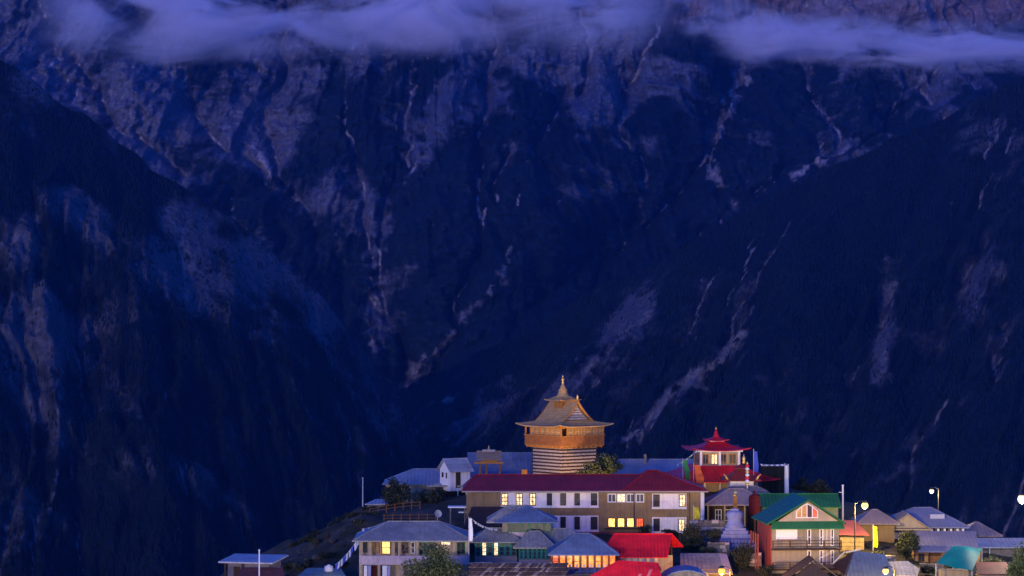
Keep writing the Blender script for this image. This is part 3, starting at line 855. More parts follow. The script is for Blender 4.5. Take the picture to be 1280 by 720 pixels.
    MB().box(cx - .85, cx + .85, -.85, .85, zt - 1.3, zt + .12).build("cupola_neck", orange_wood, t)
    cup = pagoda_roof(MB(), 1.75, .8, zt + .08, zt + .62, .16, 1.5, cx=cx).build("cupola_roof", slate_roof, t)
    MB().lathe([(1.0, .45), (.82, .75), (.66, 1.05), (.55, 1.3), (.68, 1.34), (.62, 1.44), (.42, 1.75), (.24, 2.1), (.12, 2.4)], (cx, 0, zt), 12).build("spire", slate_roof, t, True)
    MB().lathe([(.10, 0), (.22, .12), (.10, .28), (.18, .42), (.26, .55), (.12, .72), (.06, .85), (.10, .95), (.02, 1.25)], (cx, 0, zt + 2.33), 12).build("finial", gold, t, True)
    MB().lathe([(.10, 0), (.2, .12), (.12, .3), (.2, .42), (.05, .62), (.02, .8)], (xr - .15, 0, zt + .22), 10).build("finial", gold, t, True)
build_tower()

# ------------------------------------------------------------------ the long building with maroon roof
def build_main():
    h = Fr("long_building", "long two storey brown building with white window bands under a maroon roof", "building", 583, 672, 360)
    o, u, w = h.o, h.u, h.w
    W = u(880); D = 9.0; zt = w(613.5)
    MB().box(0, W, 0, D, -3.0, zt).build("wall", brown, o)
    MB().box(W - .42, W + .03, -.06, .36, -1.5, zt - .02).build("corner_pier", white, o)
    MB().box(-.2, W + .2, -.04, .0, -1.2, w(664.5)).build("plinth", red_plaster, o)
    MB().box(-.02, W - .45, -.08, .0, w(640.5), w(637.5)).build("string_course", brown, o)
    hip_roof(o, -.55, W + .45, -.75, D + .75, zt + .05, w(592.5) - .35, 1.6, maroon_tin, .16, inset2=6.4)
    # the taller hipped end of the roof
    hip_roof(o, u(776), W + .47, -.78, D + .78, zt + .052, w(587) - .35, 3.6, maroon_tin, .16, name="end_roof", inset2=6.2)
    MB().box(-.58, W + .5, -.83, -.79, zt - .13, zt + .03).build("fascia", mat("grey_fascia", (0.30, 0.26, 0.24), .6, .1, 2), o)
    def panel(x0, x1, y0, y1):
        MB().box(u(x0), u(x1), -.05, 0, w(y1), w(y0)).build("white_panel", white, o)
        MB().box(u(x0) - .06, u(x1) + .06, -.16, -.051, w(y1) - .12, w(y1) + .01).build("sill", white, o)
    panel(626, 748, 615.5, 633.5); panel(690.5, 748, 644.5, 663.5); panel(815, 858, 617, 635); panel(815, 858, 646.5, 665.5)
    lit = [(627, 635), (645, 653.2), (661.5, 669.8)]
    for x0, x1 in lit: window(o, u(x0), u(x1), w(632), w(616.5), -.05, dwood, LW, 2, 3, .09, label="lit window with warm white panes")
    for x0, x1 in [(683.5, 690), (700.3, 707.5), (718, 724.8), (738.5, 746.5)]: window(o, u(x0), u(x1), w(631.8), w(616.5), -.05, dwood, dark_glass, 2, 3, .09)
    for x0, x1 in [(700.5, 707.3), (718, 724.8), (738.3, 747)]: window(o, u(x0), u(x1), w(662), w(645.8), -.05, dwood, dark_glass, 2, 3, .09)
    for x0, x1, y0, y1, pm in [(816.5, 824.5, 618, 633.5, dark_glass), (848.8, 857, 618, 633.5, LW), (816.8, 824.6, 648, 664, dark_glass), (848, 856, 648.5, 664, LW)]:
        window(o, u(x0), u(x1), w(y1), w(y0), -.05, dwood, pm, 2, 3, .09)
    for i in range(4):
        x0 = 759.5 + i * 11.7
        window(o, u(x0), u(x0 + 10.6), w(628), w(617), 0, paintw, dark_glass if i != 1 else LW, 2, 1, .11)
        window(o, u(x0 + .6), u(x0 + 9.6), w(659), w(647.5), 0, dwood, LY if i < 3 else LR, 1 if i < 3 else 3, 1, .07, label="brightly lit yellow window" if i < 3 else None)
    MB().tube((u(792.5), -.12, w(655)), (u(792.5), -.12, w(614)), .06, .06, 8).build("downpipe", iron, o)
    MB().tube((u(862), -.12, w(668)), (u(862), -.12, w(614)), .05, .05, 8).build("downpipe", iron, o)
    # balcony post railing at the foot of the lit window row
    MB().box(u(756), u(808), -.30, -.001, w(661.5), w(660)).build("sill", dwood, o)
build_main()

# ------------------------------------------------------------------ houses on the shoulder behind
def build_backrow():
    # low house with blue roof carrying nothing, long hipped roof
    h = Fr("low_house", "low house with long blue grey hipped roof on the hill shoulder", "house", 482, 636, 388)
    o, u, w = h.o, h.u, h.w
    MB().box(0, u(592), 0, 7, -2.5, w(605)).build("wall", cream, o)
    hip_roof(o, -.4, u(596), -.8, 7.6, w(604.5), w(588), 4.0, pale_blue_tin, .12)
    MB().box(u(545), u(583), -1.2, -.801, -1.5, w(607.5)).build("porch_wall", black_panel, o)
    MB().box(u(534), u(640), -2.2, -.805, w(607.4), w(605.3)).build("porch_roof", grey_tin, o)
    for x in (572, 582.5): MB().box(u(x), u(x) + .13, -2.1, -1.97, -1.5, w(607.45)).build("post", paintw, o)
    window(o, u(484), u(487), w(622), w(609), 0, dwood, dark_glass, 1, 2, .05)
    # small white shrine with a turned-up tin roof
    h = Fr("white_shrine", "small white hut with pale blue tin gable roof on the porch terrace", "shrine", 550, 607, 387.5, -58)
    o, u, w = h.o, h.u, h.w
    # local x along the camera-left face
    W1 = 2.6; L1 = 3.1; ze = w(585.5); zr = w(573)
    MB().box(0, W1, 0, L1, -.6, ze).build("wall", white, o)
    gable_wall(MB(), 0, W1, 0.02, L1 - .02, ze + .001, zr - .12).build("gable_wall", white, o)
    gable_roof(o, -.55, W1 + .55, -.35, L1 + .35, ze - .28, zr, pale_tin, 'y', .08)
    window(o, .55, .95, w(596), w(590), 0, dwood, dark_glass, 1, 1, .06)
    MB().box(W1, W1 + .05, .9, 1.6, -.2, w(588)).build("door", dwood, o)
    MB().box(1.55, 1.85, -.04, 0, w(597), w(590)).build("vent", dwood, o)

    # big blue roof behind the gate
    h = Fr("barn", "big blue roofed barn between the wooden gate and the temple tower", "barn", 584, 606, 402)
    o, u, w = h.o, h.u, h.w
    MB().box(0.5, u(663), 0, 8, -2, w(594)).build("wall", dwood, o)
    gable_roof(o, 0, u(666), -.7, 8.7, w(595), w(568), blue_tin, 'x', .12)
    # pale roof beyond the tower
    h = Fr("barn", "low barn with grey blue roof between the tower and the red pagoda", "barn", 765, 606, 404)
    o, u, w = h.o, h.u, h.w
    MB().box(0.4, u(866), 0, 7, -2, w(592)).build("wall", dwood, o)
    gable_roof(o, 0, u(872), -.6, 7.6, w(592), w(576), pale_blue_tin, 'x', .12)
    MB().box(u(806), u(809), 2.2, 2.5, w(584), w(569)).build("chimney", gstone, o)

    # wooden gate with stacked roofs
    h = Fr("wooden_gate", "small wooden temple gate with two stacked shingled roofs", "gate", 610, 610, 383)
    o, u, w = h.o, h.u, h.w
    for x in (600, 608, 625): 
        MB().box(u(x) - .14, u(x) + .14, -.1, .18, -3.0, w(578)).build("post", wood, o)
    MB().box(u(593), u(629), -.35, .45, w(579.5), w(577)).build("beam", orange_wood, o)
    MB().box(u(602), u(622), -.5, .5, w(577), w(572.5)).build("frieze", orange_wood, o)
    gable_roof(o, u(596), u(627), -1.1, 1.1, w(573.5), w(564), mat("gate_shingle", (0.24, 0.17, 0.12), .8, .25, 2), 'x', .12)
    MB().box(u(603), u(619), -.3, .3, w(564.5), w(562)).build("ridge_box", stone, o)
    MB().lathe([(.09, 0), (.17, .12), (.08, .3), (.02, .55)], (u(611), 0, w(562)), 10).build("finial", gold, o)
    # gilded block on the courtyard wall
    h = Fr("offering_box", "small brown wooden box standing before the blue barn", "box", 655, 597, 386)
    o, u, w = h.o, h.u, h.w
    MB().box(u(652), u(659), 0, .7, -3, w(588)).build("body", wood, o); MB().box(u(651.4), u(659.6), -.06, .76, w(588), w(587)).build("lid", wood, o)
build_backrow()

# ------------------------------------------------------------------ house with grey hipped roof, at the foot of the hill
pale_b = mat('pale_blue_cloth', (0.30, 0.32, 0.50), .9, .15, 2, .1, 6)
def build_left_house():
    h = Fr("village_house", "cream two storey house with grey hipped roof, veranda and one glowing window", "house", 449, 742, 336)
    o, u, w = h.o, h.u, h.w
    W = u(585); D = 9
    zf = w(703.5); zt = w(676)
    MB().box(.1, W, 1.3, D, -2, zt).build("wall", cream, o)
    MB().box(0, W, 0, 1.3, zf - .22, zf).build("veranda_floor", lilac, o)
    MB().box(0, W, -.06, .06, zf - .001, w(694.5)).build("parapet", lilac, o)
    for x in (449, 461, 490, 497.5, 519.5, 545, 566, 582): 
        MB().box(u(x), u(x) + .24, 0, .24, w(694.6), zt + .1).build("post", cream, o)
    for x in (449, 472, 500, 530, 560, 582):
        MB().box(u(x), u(x) + .26, .01, .27, -1.2, zf - .22).build("post", cream, o)
    window(o, u(453), u(458.5), w(692), w(678), 1.3, dwood, dark_glass, 1, 2)
    window(o, u(476.5), u(487.5), w(694), w(677.5), 1.29, wood, LY, 2, 2, .09, label="glowing yellow window")
    window(o, u(464), u(474), w(693), w(679), 1.3, wood, mat("brown_curtain", (0.30, 0.20, 0.10), .9), 2, 1)
    window(o, u(493), u(497), w(693), w(679), 1.3, wood, dark_glass, 1, 2); window(o, u(501), u(510), w(693), w(679), 1.3, wood, dark_glass, 2, 2)
    window(o, u(513), u(518), w(693), w(679), 1.3, paintw, dark_glass, 1, 2); window(o, u(523), u(542), w(694), w(679), 1.3, green_trim, dark_glass, 3, 2)
    window(o, u(551), u(563), w(682.5), w(678), 1.25, paintw, LW, 3, 1); window(o, u(571), u(581), w(694), w(679), 1.3, green_trim, dark_glass, 2, 2)
    MB().box(u(463), u(472), .9, 1.299, -1, zf - .5).build("door", dwood, o)
    hip_roof(o, -.75, W + .5, -1.0, D + .5, zt + .1, w(651.5) - .35, 3.9, grey_tin, .14)
    # washing on the line under the veranda: one cloth each
    for i, (x, m_) in enumerate(((455, cloth_w), (460, pale_b), (466.5, maroon_cloth), (478, cloth_w), (484, pale_b))):
        c = Fr("laundry_cloth", ["white cloth drying at the corner post of the cream house veranda", "narrow pale blue cloth drying by the corner post of the cream house", "dark red cloth drying before the dark door of the cream house",
              "broad white cloth drying under the glowing window of the cream house", "long pale blue cloth drying under the glowing window of the cream house"][i], "cloth", x, 719, 335.8)
        f = MB(); wd = .34 if i != 3 else .5
        for k in range(5):
            a = k / 5 * wd; f.slab([(a, .03 * math.sin(k * 2), -.6), (a + wd / 5, .03 * math.sin(k * 2 + 2), -.6), (a + wd / 5, .03 * math.sin(k * 2 + 2), 1.1), (a, .03 * math.sin(k * 2), 1.1)], .02, (0, 1, 0))
        f.build("fabric", m_, c.o)
        MB().tube((-.05, .03, 1.12), (wd + .05, .03, 1.12), .02, .02, 5).build("rail", iron, c.o)
build_left_house()

# ------------------------------------------------------------------ flat roofed hut low on the slope
def build_flat_hut():
    h = Fr("flat_roof_hut", "dark hut with pale flat overhanging roof low on the bare slope", "hut", 282, 745, 335, -14)
    o, u, w = h.o, h.u, h.w
    MB().box(.2, 5.2, .2, 4.5, -3, w(703)).build("wall", mat("dusk_plaster", (0.16, 0.14, 0.16), .85), o)
    MB().slab([(-.7, -.6, w(701.5)), (5.9, -.6, w(701.5)), (5.9, 5.2, w(697)), (-.7, 5.2, w(697))], .16).build("roof", pale_tin, o)
    for x in (-.1, 2.0): MB().box(x, x + .18, -.2, -.02, -3, w(703.5)).build("post", dwood, o)
    window(o, 3.0, 4.0, w(722), w(710), .2, dwood, dark_glass, 2, 1)
    MB().box(.9, 1.7, .16, .2, -2.5, w(708)).build("door", dwood, o)
    # rusty roof below it
    h = Fr("shed", "small shed with rusty red roof below the flat roofed hut", "shed", 294, 752, 330)
    o, u, w = h.o, h.u, h.w
    MB().box(.2, u(352), .2, 3, -2, w(724)).build("wall", gstone, o)
    MB().slab([(0, 0, w(724)), (u(356), 0, w(724)), (u(350), 3.4, w(713)), (.4, 3.4, w(713))], .1).build("roof", mat("rust_tin", (0.13, 0.045, 0.04), .7, .3, 1), o)
    h = Fr("shed", "low shed with greenish metal roof carrying the white water tank", "shed", 372, 738, 340)
    o, u, w = h.o, h.u, h.w
    MB().box(.3, u(428), .2, 2.6, -2, w(720)).build("wall", gstone, o)
    MB().slab([(0, -.2, w(719.5)), (u(432), -.2, w(719.5)), (u(424), 3, w(713)), (.9, 3, w(713))], .1).build("roof", mat("verdigris_tin", (0.20, 0.27, 0.24), .5, .25, .8), o)
    h = Fr("water_tank", "white plastic water tank standing on the greenish shed roof", "tank", 411, 715.5, 342)
    MB().lathe([(.5, 0), (.54, .1), (.52, .35), (.54, .4), (.52, .7), (.42, .85)], (0, 0, -.06), 14).build("body", paintw, h.o, True)
    MB().lathe([(.2, 0), (.2, .1), (.05, .14)], (0, 0, .79), 10).build("lid", paintw, h.o)
build_flat_hut()

# ------------------------------------------------------------------ teal pavilion with stacked grey roofs
def build_pavilion():
    h = Fr("pavilion", "teal trimmed pavilion with stacked blue grey hipped roofs", "pavilion", 652, 730, 340)
    o, u, w = h.o, h.u, h.w
    # ground tier: two wings
    def wing(x0, x1, y0, y1, zt_, zr_, inset, nwin, lit, low, D0):
        MB().box(u(x0), u(x1), D0 + .1, D0 + 5, -2, w(y1)).build("wall", taupe, o)
        MB().box(u(x0) - .05, u(x1) + .05, D0, D0 + .1, -1.5, w(low)).build("plinth", mat("grey_lavender_plaster", (0.27, 0.25, 0.27), .85, .15), o)
        hip_roof(o, u(x0) - .7, u(x1) + .7, D0 - .75, D0 + 5.7, w(y0) - .02, w(zr_), inset, grey_tin, .12)
        bw = (u(x1) - u(x0)) / nwin
        for i in range(nwin):
            a = u(x0) + i * bw
            window(o, a + .06, a + bw - .06, w(low) + .06, w(y0) - .12, D0 + .1, teal_paint, LW if i in lit else dark_glass, 1, 3, .09, .09)
            MB().box(a - .07, a + .05, D0 - .03, D0 + .099, w(low) + .02, w(y0)).build("post", teal_paint, o)
    wing(594, 646, 678, 678, 0, 663.5, 2.2, 7, (1, 3), 697, 1.6)
    wing(649, 688, 683, 683, 0, 665.5, 1.9, 7, (), 699, -.6)
    # upper tier set back
    zb = w(672); zt2 = w(654.5)
    MB().box(u(628), u(690), 3.2, 7.5, 0, zt2).build("upper_wall", taupe, o)
    for i in range(6):
        a = u(634) + i * (u(690) - u(634)) / 6; bw = (u(690) - u(634)) / 6
        window(o, a + .04, a + bw - .04, w(667.5), zt2 - .1, 3.2, green_trim, dark_glass, 1, 1, .09, .09)
        ar = MB()                                        # round-headed tops
        for k in range(5):
            t0 = math.pi * k / 5; t1 = math.pi * (k + 1) / 5; c = a + bw / 2; r0 = bw / 2 - .13; z_ = zt2 - .1 - .09 - r0
            ar.slab([(c + r0 * math.cos(t0), 3.12, z_ + r0 * math.sin(t0)), (c + (r0 + .14) * math.cos(t0), 3.12, min(z_ + (r0 + .14) * math.sin(t0), zt2 - .12)),
                     (c + (r0 + .14) * math.cos(t1), 3.12, min(z_ + (r0 + .14) * math.sin(t1), zt2 - .12)), (c + r0 * math.cos(t1), 3.12, z_ + r0 * math.sin(t1))], .05, (0, 1, 0))
        ar.build("arch", green_trim, o)
    MB().box(u(636), u(660), 2.9, 3.19, zb - .6, w(668)).build("balcony_front", lilac, o)
    hip_roof(o, u(608), u(696), 2.3, 8.4, zt2, w(634.5) - .1, 2.6, grey_tin, .12, inset2=3.4)
    hip_roof(o, u(619), u(698), 1.9, 8.2, zt2 + .01, w(635.2) - .1, 3.7, blue_tin, .12, name="front_roof", inset2=3.4)
    hip_roof(o, u(660), u(742), 1.0, 6.5, w(681), w(664), 2.8, grey_tin, .1, name="side_roof")
    MB().box(u(668), u(730), 1.6, 6.0, -1, w(681.6)).build("side_wall", brown, o)
    # brown lean-to roof against the long building
    h = Fr("lean_to", "dark brown lean-to with sloping roof against the long building", "shed", 578, 700, 352)
    o, u, w = h.o, h.u, h.w
    MB().box(.2, u(640), .2, 6, -2, w(668)).build("wall", brown_roof, o)
    MB().slab([(-.2, -.2, w(669)), (u(648), -.2, w(669)), (u(640), 6.6, w(638.5)), (1.0, 6.6, w(638.5))], .12).build("roof", brown_roof, o)
build_pavilion()

# ------------------------------------------------------------------ glowing pavilion under the blue roof
def build_glow():
    h = Fr("glowing_pavilion", "small pavilion with blue hipped roof and a row of orange glowing windows", "pavilion", 690, 735, 331)
    o, u, w = h.o, h.u, h.w
    W = u(770); D = 6.4
    MB().box(0, W, .1, D, -2, w(692.5)).build("wall", dwood, o)
    MB().box(-.05, W + .05, 0, .1, -2, w(711)).build("plinth", mat("blue_plaster", (0.06, 0.08, 0.22), .8), o)
    n = 9; bw = W / n
    for i in range(n):
        a = i * bw
        m_ = LR if i in (0,) else LO if i in (1, 7, 8) else LG
        window(o, a + .05, a + bw - .05, w(710.5), w(693.2), .1, red_wood, m_, 1, 2 if i % 3 == 0 else 1, .09, .1, label="glowing orange window")
        MB().box(a - .05, a + .05, -.02, .098, w(711), w(692.6)).build("post", red_wood, o)
    window(o, .3, 2.2, w(710), w(694), 0, red_wood, LO, 3, 1, .09, .09, face='-x')
    window(o, 2.6, 4.6, w(710), w(694), 0, red_wood, LR, 3, 1, .09, .09, face='-x')
    hip_roof(o, -.45, W + .35, -.7, D + .8, w(692.5), w(667.5) - .2, 3.3, blue_tin, .14)
    railing(o, -.1, W + .1, -.75, w(716.5), .75, mat("blue_railing", (0.05, 0.08, 0.30), .6), 10, 2, "railing", .035)
    MB().box(-.2, W + .2, -.9, 0, w(718), w(716.6)).build("veranda_floor", gstone, o)
    for i in range(9):
        MB().lathe([(.0, 0), (.13, .05), (.16, .15), (.08, .28)], (bw * (i + .5), -.75, w(716.5) + .78), 10).build("white_knob", paintw, o, True)
build_glow()

# ------------------------------------------------------------------ red roofed houses
def build_red():
    h = Fr("red_roof_house", "small house with bright red gable roof in front of the long building", "house", 752, 735, 334)
    o, u, w = h.o, h.u, h.w
    W = u(843); D = 4.6; ze = w(694); zr = w(669.5)
    MB().box(.6, W - .2, 0.1, D, -2, ze).build("wall", taupe, o)
    # gable towards the right
    g = MB(); x = W - .2
    g.add([(x - .2, .1, ze), (x - .2, D, ze), (x - .2, D / 2, zr - .25), (x, .1, ze), (x, D, ze), (x, D / 2, zr - .25)], [(2, 1, 0), (3, 4, 5), (0, 1, 4, 3), (1, 2, 5, 4), (2, 0, 3, 5)])
    g.build("gable_wall", dwood, o)
    r = MB()
    r.slab([(u(748), -.9, ze - .15), (u(834), -.9, ze - .15), (u(842), D / 2, zr), (u(768), D / 2, zr)], .1)
    r.slab([(u(768), D / 2, zr + .004), (u(842), D / 2, zr + .004), (u(858), D + 1.0, w(688.5)), (u(760), D + 1.0, w(688.5))], .1)
    ro = r.build("roof", red_tin, o)
    MB().tube((u(768), D / 2, zr), (u(842), D / 2, zr), .09, .09, 6).build("ridge_cap", red_tin, ro)
    for x in (781, 789, 797, 806, 816): MB().box(u(x), u(x) + .16, -.25, -.09, -1, ze - .05).build("post", mat("blue_grey_paint", (0.14, 0.16, 0.24), .6), o)
    MB().box(u(775), u(822), -.05, .1, w(706), w(697)).build("board", lilac, o)
    window(o, .8, 2.0, w(708), w(698), W - .2, wood, dark_glass, 2, 2, face='x')
    # lower one
    h = Fr("red_roof_house", "house with bright red roof cut by two pale skylight strips beside the glowing pavilion", "house", 738, 748, 321)
    o, u, w = h.o, h.u, h.w
    MB().box(.4, u(822), .2, 4, -2, w(726)).build("wall", taupe, o)
    ro = MB().slab([(u(722), -.8, w(727)), (u(828), -.8, w(727)), (u(824), 2.6, w(706)), (u(774), 2.6, w(703))], .1).build("roof", red_tin, o)
    for a in (797, 808): MB().slab([(u(a), .1, w(721.2)), (u(a + 4), .1, w(721.2)), (u(a + 9), 1.7, w(711.6)), (u(a + 6), 1.7, w(711.6))], .03, (0, 0, -1)).build("skylight", mat("pale_red_sheet", (0.62, 0.16, 0.17), .5), ro)
    MB().slab([(u(774), 2.62, w(703) + .002), (u(824), 2.62, w(706)), (u(830), 5.5, w(718)), (u(760), 5.5, w(718))], .1).build("rear_roof", red_tin, o)
    # stone-slate roof in the foreground, each slate laid by hand
    h = Fr("slate_roof_hut", "low hut roofed with rough overlapping brown stone slates", "hut", 586, 760, 322)
    o, u, w = h.o, h.u, h.w
    MB().box(.3, u(702), .3, 4, -2, w(724)).build("wall", gstone, o)
    base = MB().slab([(0, 0, w(725)), (u(706), 0, w(725)), (u(706), 4.2, w(709)), (0, 4.2, w(709))], .14).build("roof", dwood, o)
    sl = [mat("slate_brown", (0.07, 0.045, 0.04), .85, .3, 2), mat("slate_rose", (0.11, 0.075, 0.065), .85, .3, 2), mat("slate_pale", (0.24, 0.19, 0.17), .85, .3, 2)]
    rows = 4; zb_, zt_ = w(725), w(709)
    for j in range(rows):
        x = -.1
        while x < u(706):
            wd = random.uniform(.22, .55); y0 = 4.2 * j / rows - .1; y1 = y0 + 4.2 / rows * 1.25
            za = zb_ + (zt_ - zb_) * y0 / 4.2 + .09; zc = zb_ + (zt_ - zb_) * y1 / 4.2 + .02
            sk = random.uniform(.35, .6); t_ = random.uniform(-.03, .03)
            MB().slab([(x, y0 + random.uniform(-.08, .08), za + t_), (x + wd - .04, y0 + random.uniform(-.08, .08), za - t_), (x + wd - .04 + sk, y1, zc - t_), (x + sk, y1, zc + t_)], .06).build("slate", random.choices(sl, (6, 3, 2))[0], base)
            x += wd
    # bare terrace wall before it
    h = Fr("terrace_wall", "low pale stone terrace wall between the teal pavilion and the slate roof", "wall", 584, 722, 331)
    o, u, w = h.o, h.u, h.w
    MB().box(0, u(690), 0, .5, -2, w(705.5)).build("core", gstone, o)
    x = 0
    while x < u(690):
        wd = random.uniform(.4, 1.0); MB().box(x, min(x + wd, u(690)) - .04, -.08 - random.uniform(0, .06), .58, w(705.5), w(705.5) + random.uniform(.14, .26)).build("capstone", stone, o); x += wd
build_red()

# ------------------------------------------------------------------ red pagoda monastery, its forecourt shrine and the stupa
def build_pagoda():
    h = Fr("red_pagoda", "red roofed pagoda monastery with tiered upturned roofs and red spire", "temple", 895, 618, 386, 8)
    o, u, w = h.o, h.u, h.w
    MB().box(-4.9, 4.9, -3.9, 4.5, -2.5, w(597)).build("wall", brown, o)
    for x in (-4.7, -2.6, -.5, 1.9, 4.4): MB().box(x, x + .3, -4.25, -3.95, -2, w(597)).build("column", stone, o)
    pagoda_roof(MB(), 7.0, 3.0, w(599), w(580.5), .45, 1.3, hy0=6.0, hy1=2.9).build("lower_roof", red_tin, o)
    MB().box(-2.55, 2.55, -2.4, 2.4, w(583), w(563)).build("upper_wall", cream, o)
    for i, (a, b, pm) in enumerate(((-2.35, -1.5, dark_glass), (-1.2, -.3, LW), (.0, .9, dark_glass), (1.2, 2.2, dark_glass))):
        window(o, a, b, w(579), w(566), -2.4, orange_wood, pm, 2, 1, .1, .08)
    window(o, -1.6, 1.4, w(579), w(566), -2.55, orange_wood, dark_glass, 4, 1, .12, .08, face='-x')
    for x in (-2.7, -.16, 2.42): MB().box(x, x + .28, -2.62, -2.401, w(581.5), w(562)).build("column", paintw, o)
    MB().box(-3.0, 3.0, -2.9, 2.9, w(563.4), w(561.6)).build("cornice", paintw, o)
    pagoda_roof(MB(), 3.75, .95, w(561.5), w(551.5), .38, 1.7, hy0=3.6, hy1=.95).build("upper_roof", red_tin, o)
    MB().box(-.9, .9, -.9, .9, w(552.2), w(549.5)).build("drum", paintw, o)
    pagoda_roof(MB(), 1.42, .30, w(550), w(545.5), .18, 1.8).build("top_roof", red_tin, o)
    MB().lathe([(.42, 0), (.36, .2), (.2, .7), (.1, 1.05)], (0, 0, w(546.5)), 14).build("spire", red_tin, o, True)
    MB().lathe([(.09, 0), (.13, .1), (.05, .24), (.01, .42)], (0, 0, w(546.5) + 1.03), 10).build("finial", gold, o, True)
    MB().lathe([(.16, 0), (.24, .2), (.16, .45), (.26, .65), (.18, .9), (.1, 1.05), (.02, 1.35)], (u(923), -3.6, w(578)), 12).build("gilded_finial", gold, o, True)

    h = Fr("boarded_hoarding", "black boarded enclosure with white corner post behind the pagoda", "fence", 952, 622, 382)
    o, u, w = h.o, h.u, h.w
    n = 7
    for i in range(n): MB().box(u(952) + i * u(984) / n, u(952) + (i + .94) * u(984) / n, 0 + .02 * (i % 2), .1, -2, w(581.5)).build("board", black_panel, o)
    MB().box(-.05, u(985), -.06, -.001, w(582.5), w(581)).build("rail", galv, o)
    MB().box(u(984.4), u(986), -.12, .1, -2, w(580)).build("corner_post", galv, o)

    h = Fr("prayer_shrine", "white walled shrine with maroon roof and golden horn corners", "shrine", 927, 622, 371)
    o, u, w = h.o, h.u, h.w
    MB().box(u(912.5), u(942), 0, 2.8, -2, w(600)).build("wall", white, o)
    MB().box(u(911), u(943.5), -.1, 2.9, w(601.6), w(599.8)).build("cornice", maroon_cloth, o)
    pagoda_roof(MB(), 2.35, .55, w(600.2), w(588), .1, 1.15, cx=0, cy=1.4, hy0=2.3).build("roof", mat("maroon_roof", (0.20, 0.028, 0.025), .55, .2), o)
    MB().box(-.5, .5, .9, 1.9, w(588.3), w(585.5)).build("lantern", dwood, o)
    pagoda_roof(MB(), .85, .1, w(585.6), w(581), .08, 1.4, cy=1.4).build("lantern_roof", mat("maroon_roof", (0.2, .03, .03)), o)
    for a in (-1, 1):
        f = MB(); pts = [(a * 1.75, -.6, w(600)), (a * 1.95, -.75, w(597.5)), (a * 2.1, -.85, w(594.5)), (a * 2.4, -.95, w(592))]
        for (p, q), (r0, r1) in zip(zip(pts[:-1], pts[1:]), ((.16, .14), (.14, .11), (.11, .05))): f.tube(p, q, r0, r1, 8)
        f.build("golden_horn", gold, o)
    h = Fr("victory_banner_pole", "slim pole ringed in white, red and gold before the white shrine", "pole", 934, 622, 368)
    o, u, w = h.o, h.u, h.w
    MB().tube((0, 0, -1.5), (0, 0, w(580)), .07, .06, 8).build("pole", paintw, o)
    z = w(607)
    for i, m_ in enumerate((gold, cloth_w, cloth_r, cloth_w, gold, cloth_w, cloth_r)):
        MB().lathe([(.16, 0), (.25, .08), (.25, .28), (.14, .34)], (0, 0, z), 12).build("ring", m_, o, True); z += .39
    MB().lathe([(.1, 0), (.14, .12), (.02, .4)], (0, 0, w(580.5)), 10).build("finial", gold, o, True)

    h = Fr("courtyard_house", "house with mauve grey hipped roof and open dark veranda beside the long building", "house", 882, 668, 363)
    o, u, w = h.o, h.u, h.w
    W = u(962)
    MB().box(.4, W - .3, 1.6, 7, -2, w(631)).build("wall", dwood, o)
    for x in (884, 905, 930, 952): MB().box(u(x), u(x) + .2, .1, .3, -1.2, w(631)).build("post", taupe, o)
    for a, b in ((895, 903), (907, 915)): window(o, u(a), u(b), w(652), w(638), 1.6, paintw, dark_glass, 2, 2)
    hip_roof(o, -.1, W + .3, -.4, 7.6, w(630.5), w(613.5), 3.2, mat("mauve_tin", (0.34, 0.26, 0.24), .5, .2, .4, .12, 5, streak=.3, wave=('X', .5)), .14)
    hip_roof(o, u(905), u(966), 3.2, 8.4, w(619), w(611.5), 1.6, mat("grey_shingle", (0.22, 0.19, 0.18), .8, .25, 1.5), .12, name="rear_roof")
    h = Fr("gilded_pillar", "gilded prayer pillar standing before the mauve roofed house", "pillar", 919, 664, 358)
    MB().box(-.24, .24, -.24, .24, -1, h.w(620)).build("shaft", orange_wood, h.o); MB().lathe([(.36, 0), (.36, .12), (.2, .2), (.26, .45), (.05, .7)], (0, 0, h.w(620)), 12).build("capital", gold, h.o, True)
    h = Fr("prayer_drum", "dark red cloth covered prayer drum under a little tiered top", "prayer wheel", 943, 672, 357)
    MB().lathe([(.65, 0), (.7, .15), (.7, 2.1), (.62, 2.25)], (0, 0, h.w(644)), 16).build("drum", maroon_cloth, h.o, True)
    MB().lathe([(.72, 0), (.5, .2), (.22, .34), (.14, .65), (.04, .85)], (0, 0, h.w(621)), 14).build("top", maroon_cloth, h.o, True)
    MB().tube((0, 0, -1.5), (0, 0, h.w(643.5)), .14, .14, 8).build("post", dwood, h.o)
    for i in range(3): MB().lathe([(.73, 0), (.73, .1)], (0, 0, h.w(641) + i * .75), 16).build("band", maroon_cloth, h.o)

    h = Fr("stupa", "white domed stupa tinted blue for shade, on stepped square base", "stupa", 920, 690, 350)
    o, u, w = h.o, h.u, h.w
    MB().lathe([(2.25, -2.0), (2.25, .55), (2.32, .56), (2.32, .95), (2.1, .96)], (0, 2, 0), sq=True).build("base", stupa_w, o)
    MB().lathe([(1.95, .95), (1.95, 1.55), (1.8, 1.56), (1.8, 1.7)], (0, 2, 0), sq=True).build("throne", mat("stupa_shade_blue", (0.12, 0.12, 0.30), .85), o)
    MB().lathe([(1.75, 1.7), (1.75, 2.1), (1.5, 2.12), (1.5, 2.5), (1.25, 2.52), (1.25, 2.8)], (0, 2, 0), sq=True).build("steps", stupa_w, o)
    MB().lathe([(1.3, 2.8), (1.1, 3.1), (.92, 3.5), (.9, 3.8), (1.0, 4.2), (1.02, 4.5), (.9, 4.72), (.5, 4.86)], (0, 2, 0), 22).build("dome", stupa_w, o, True)
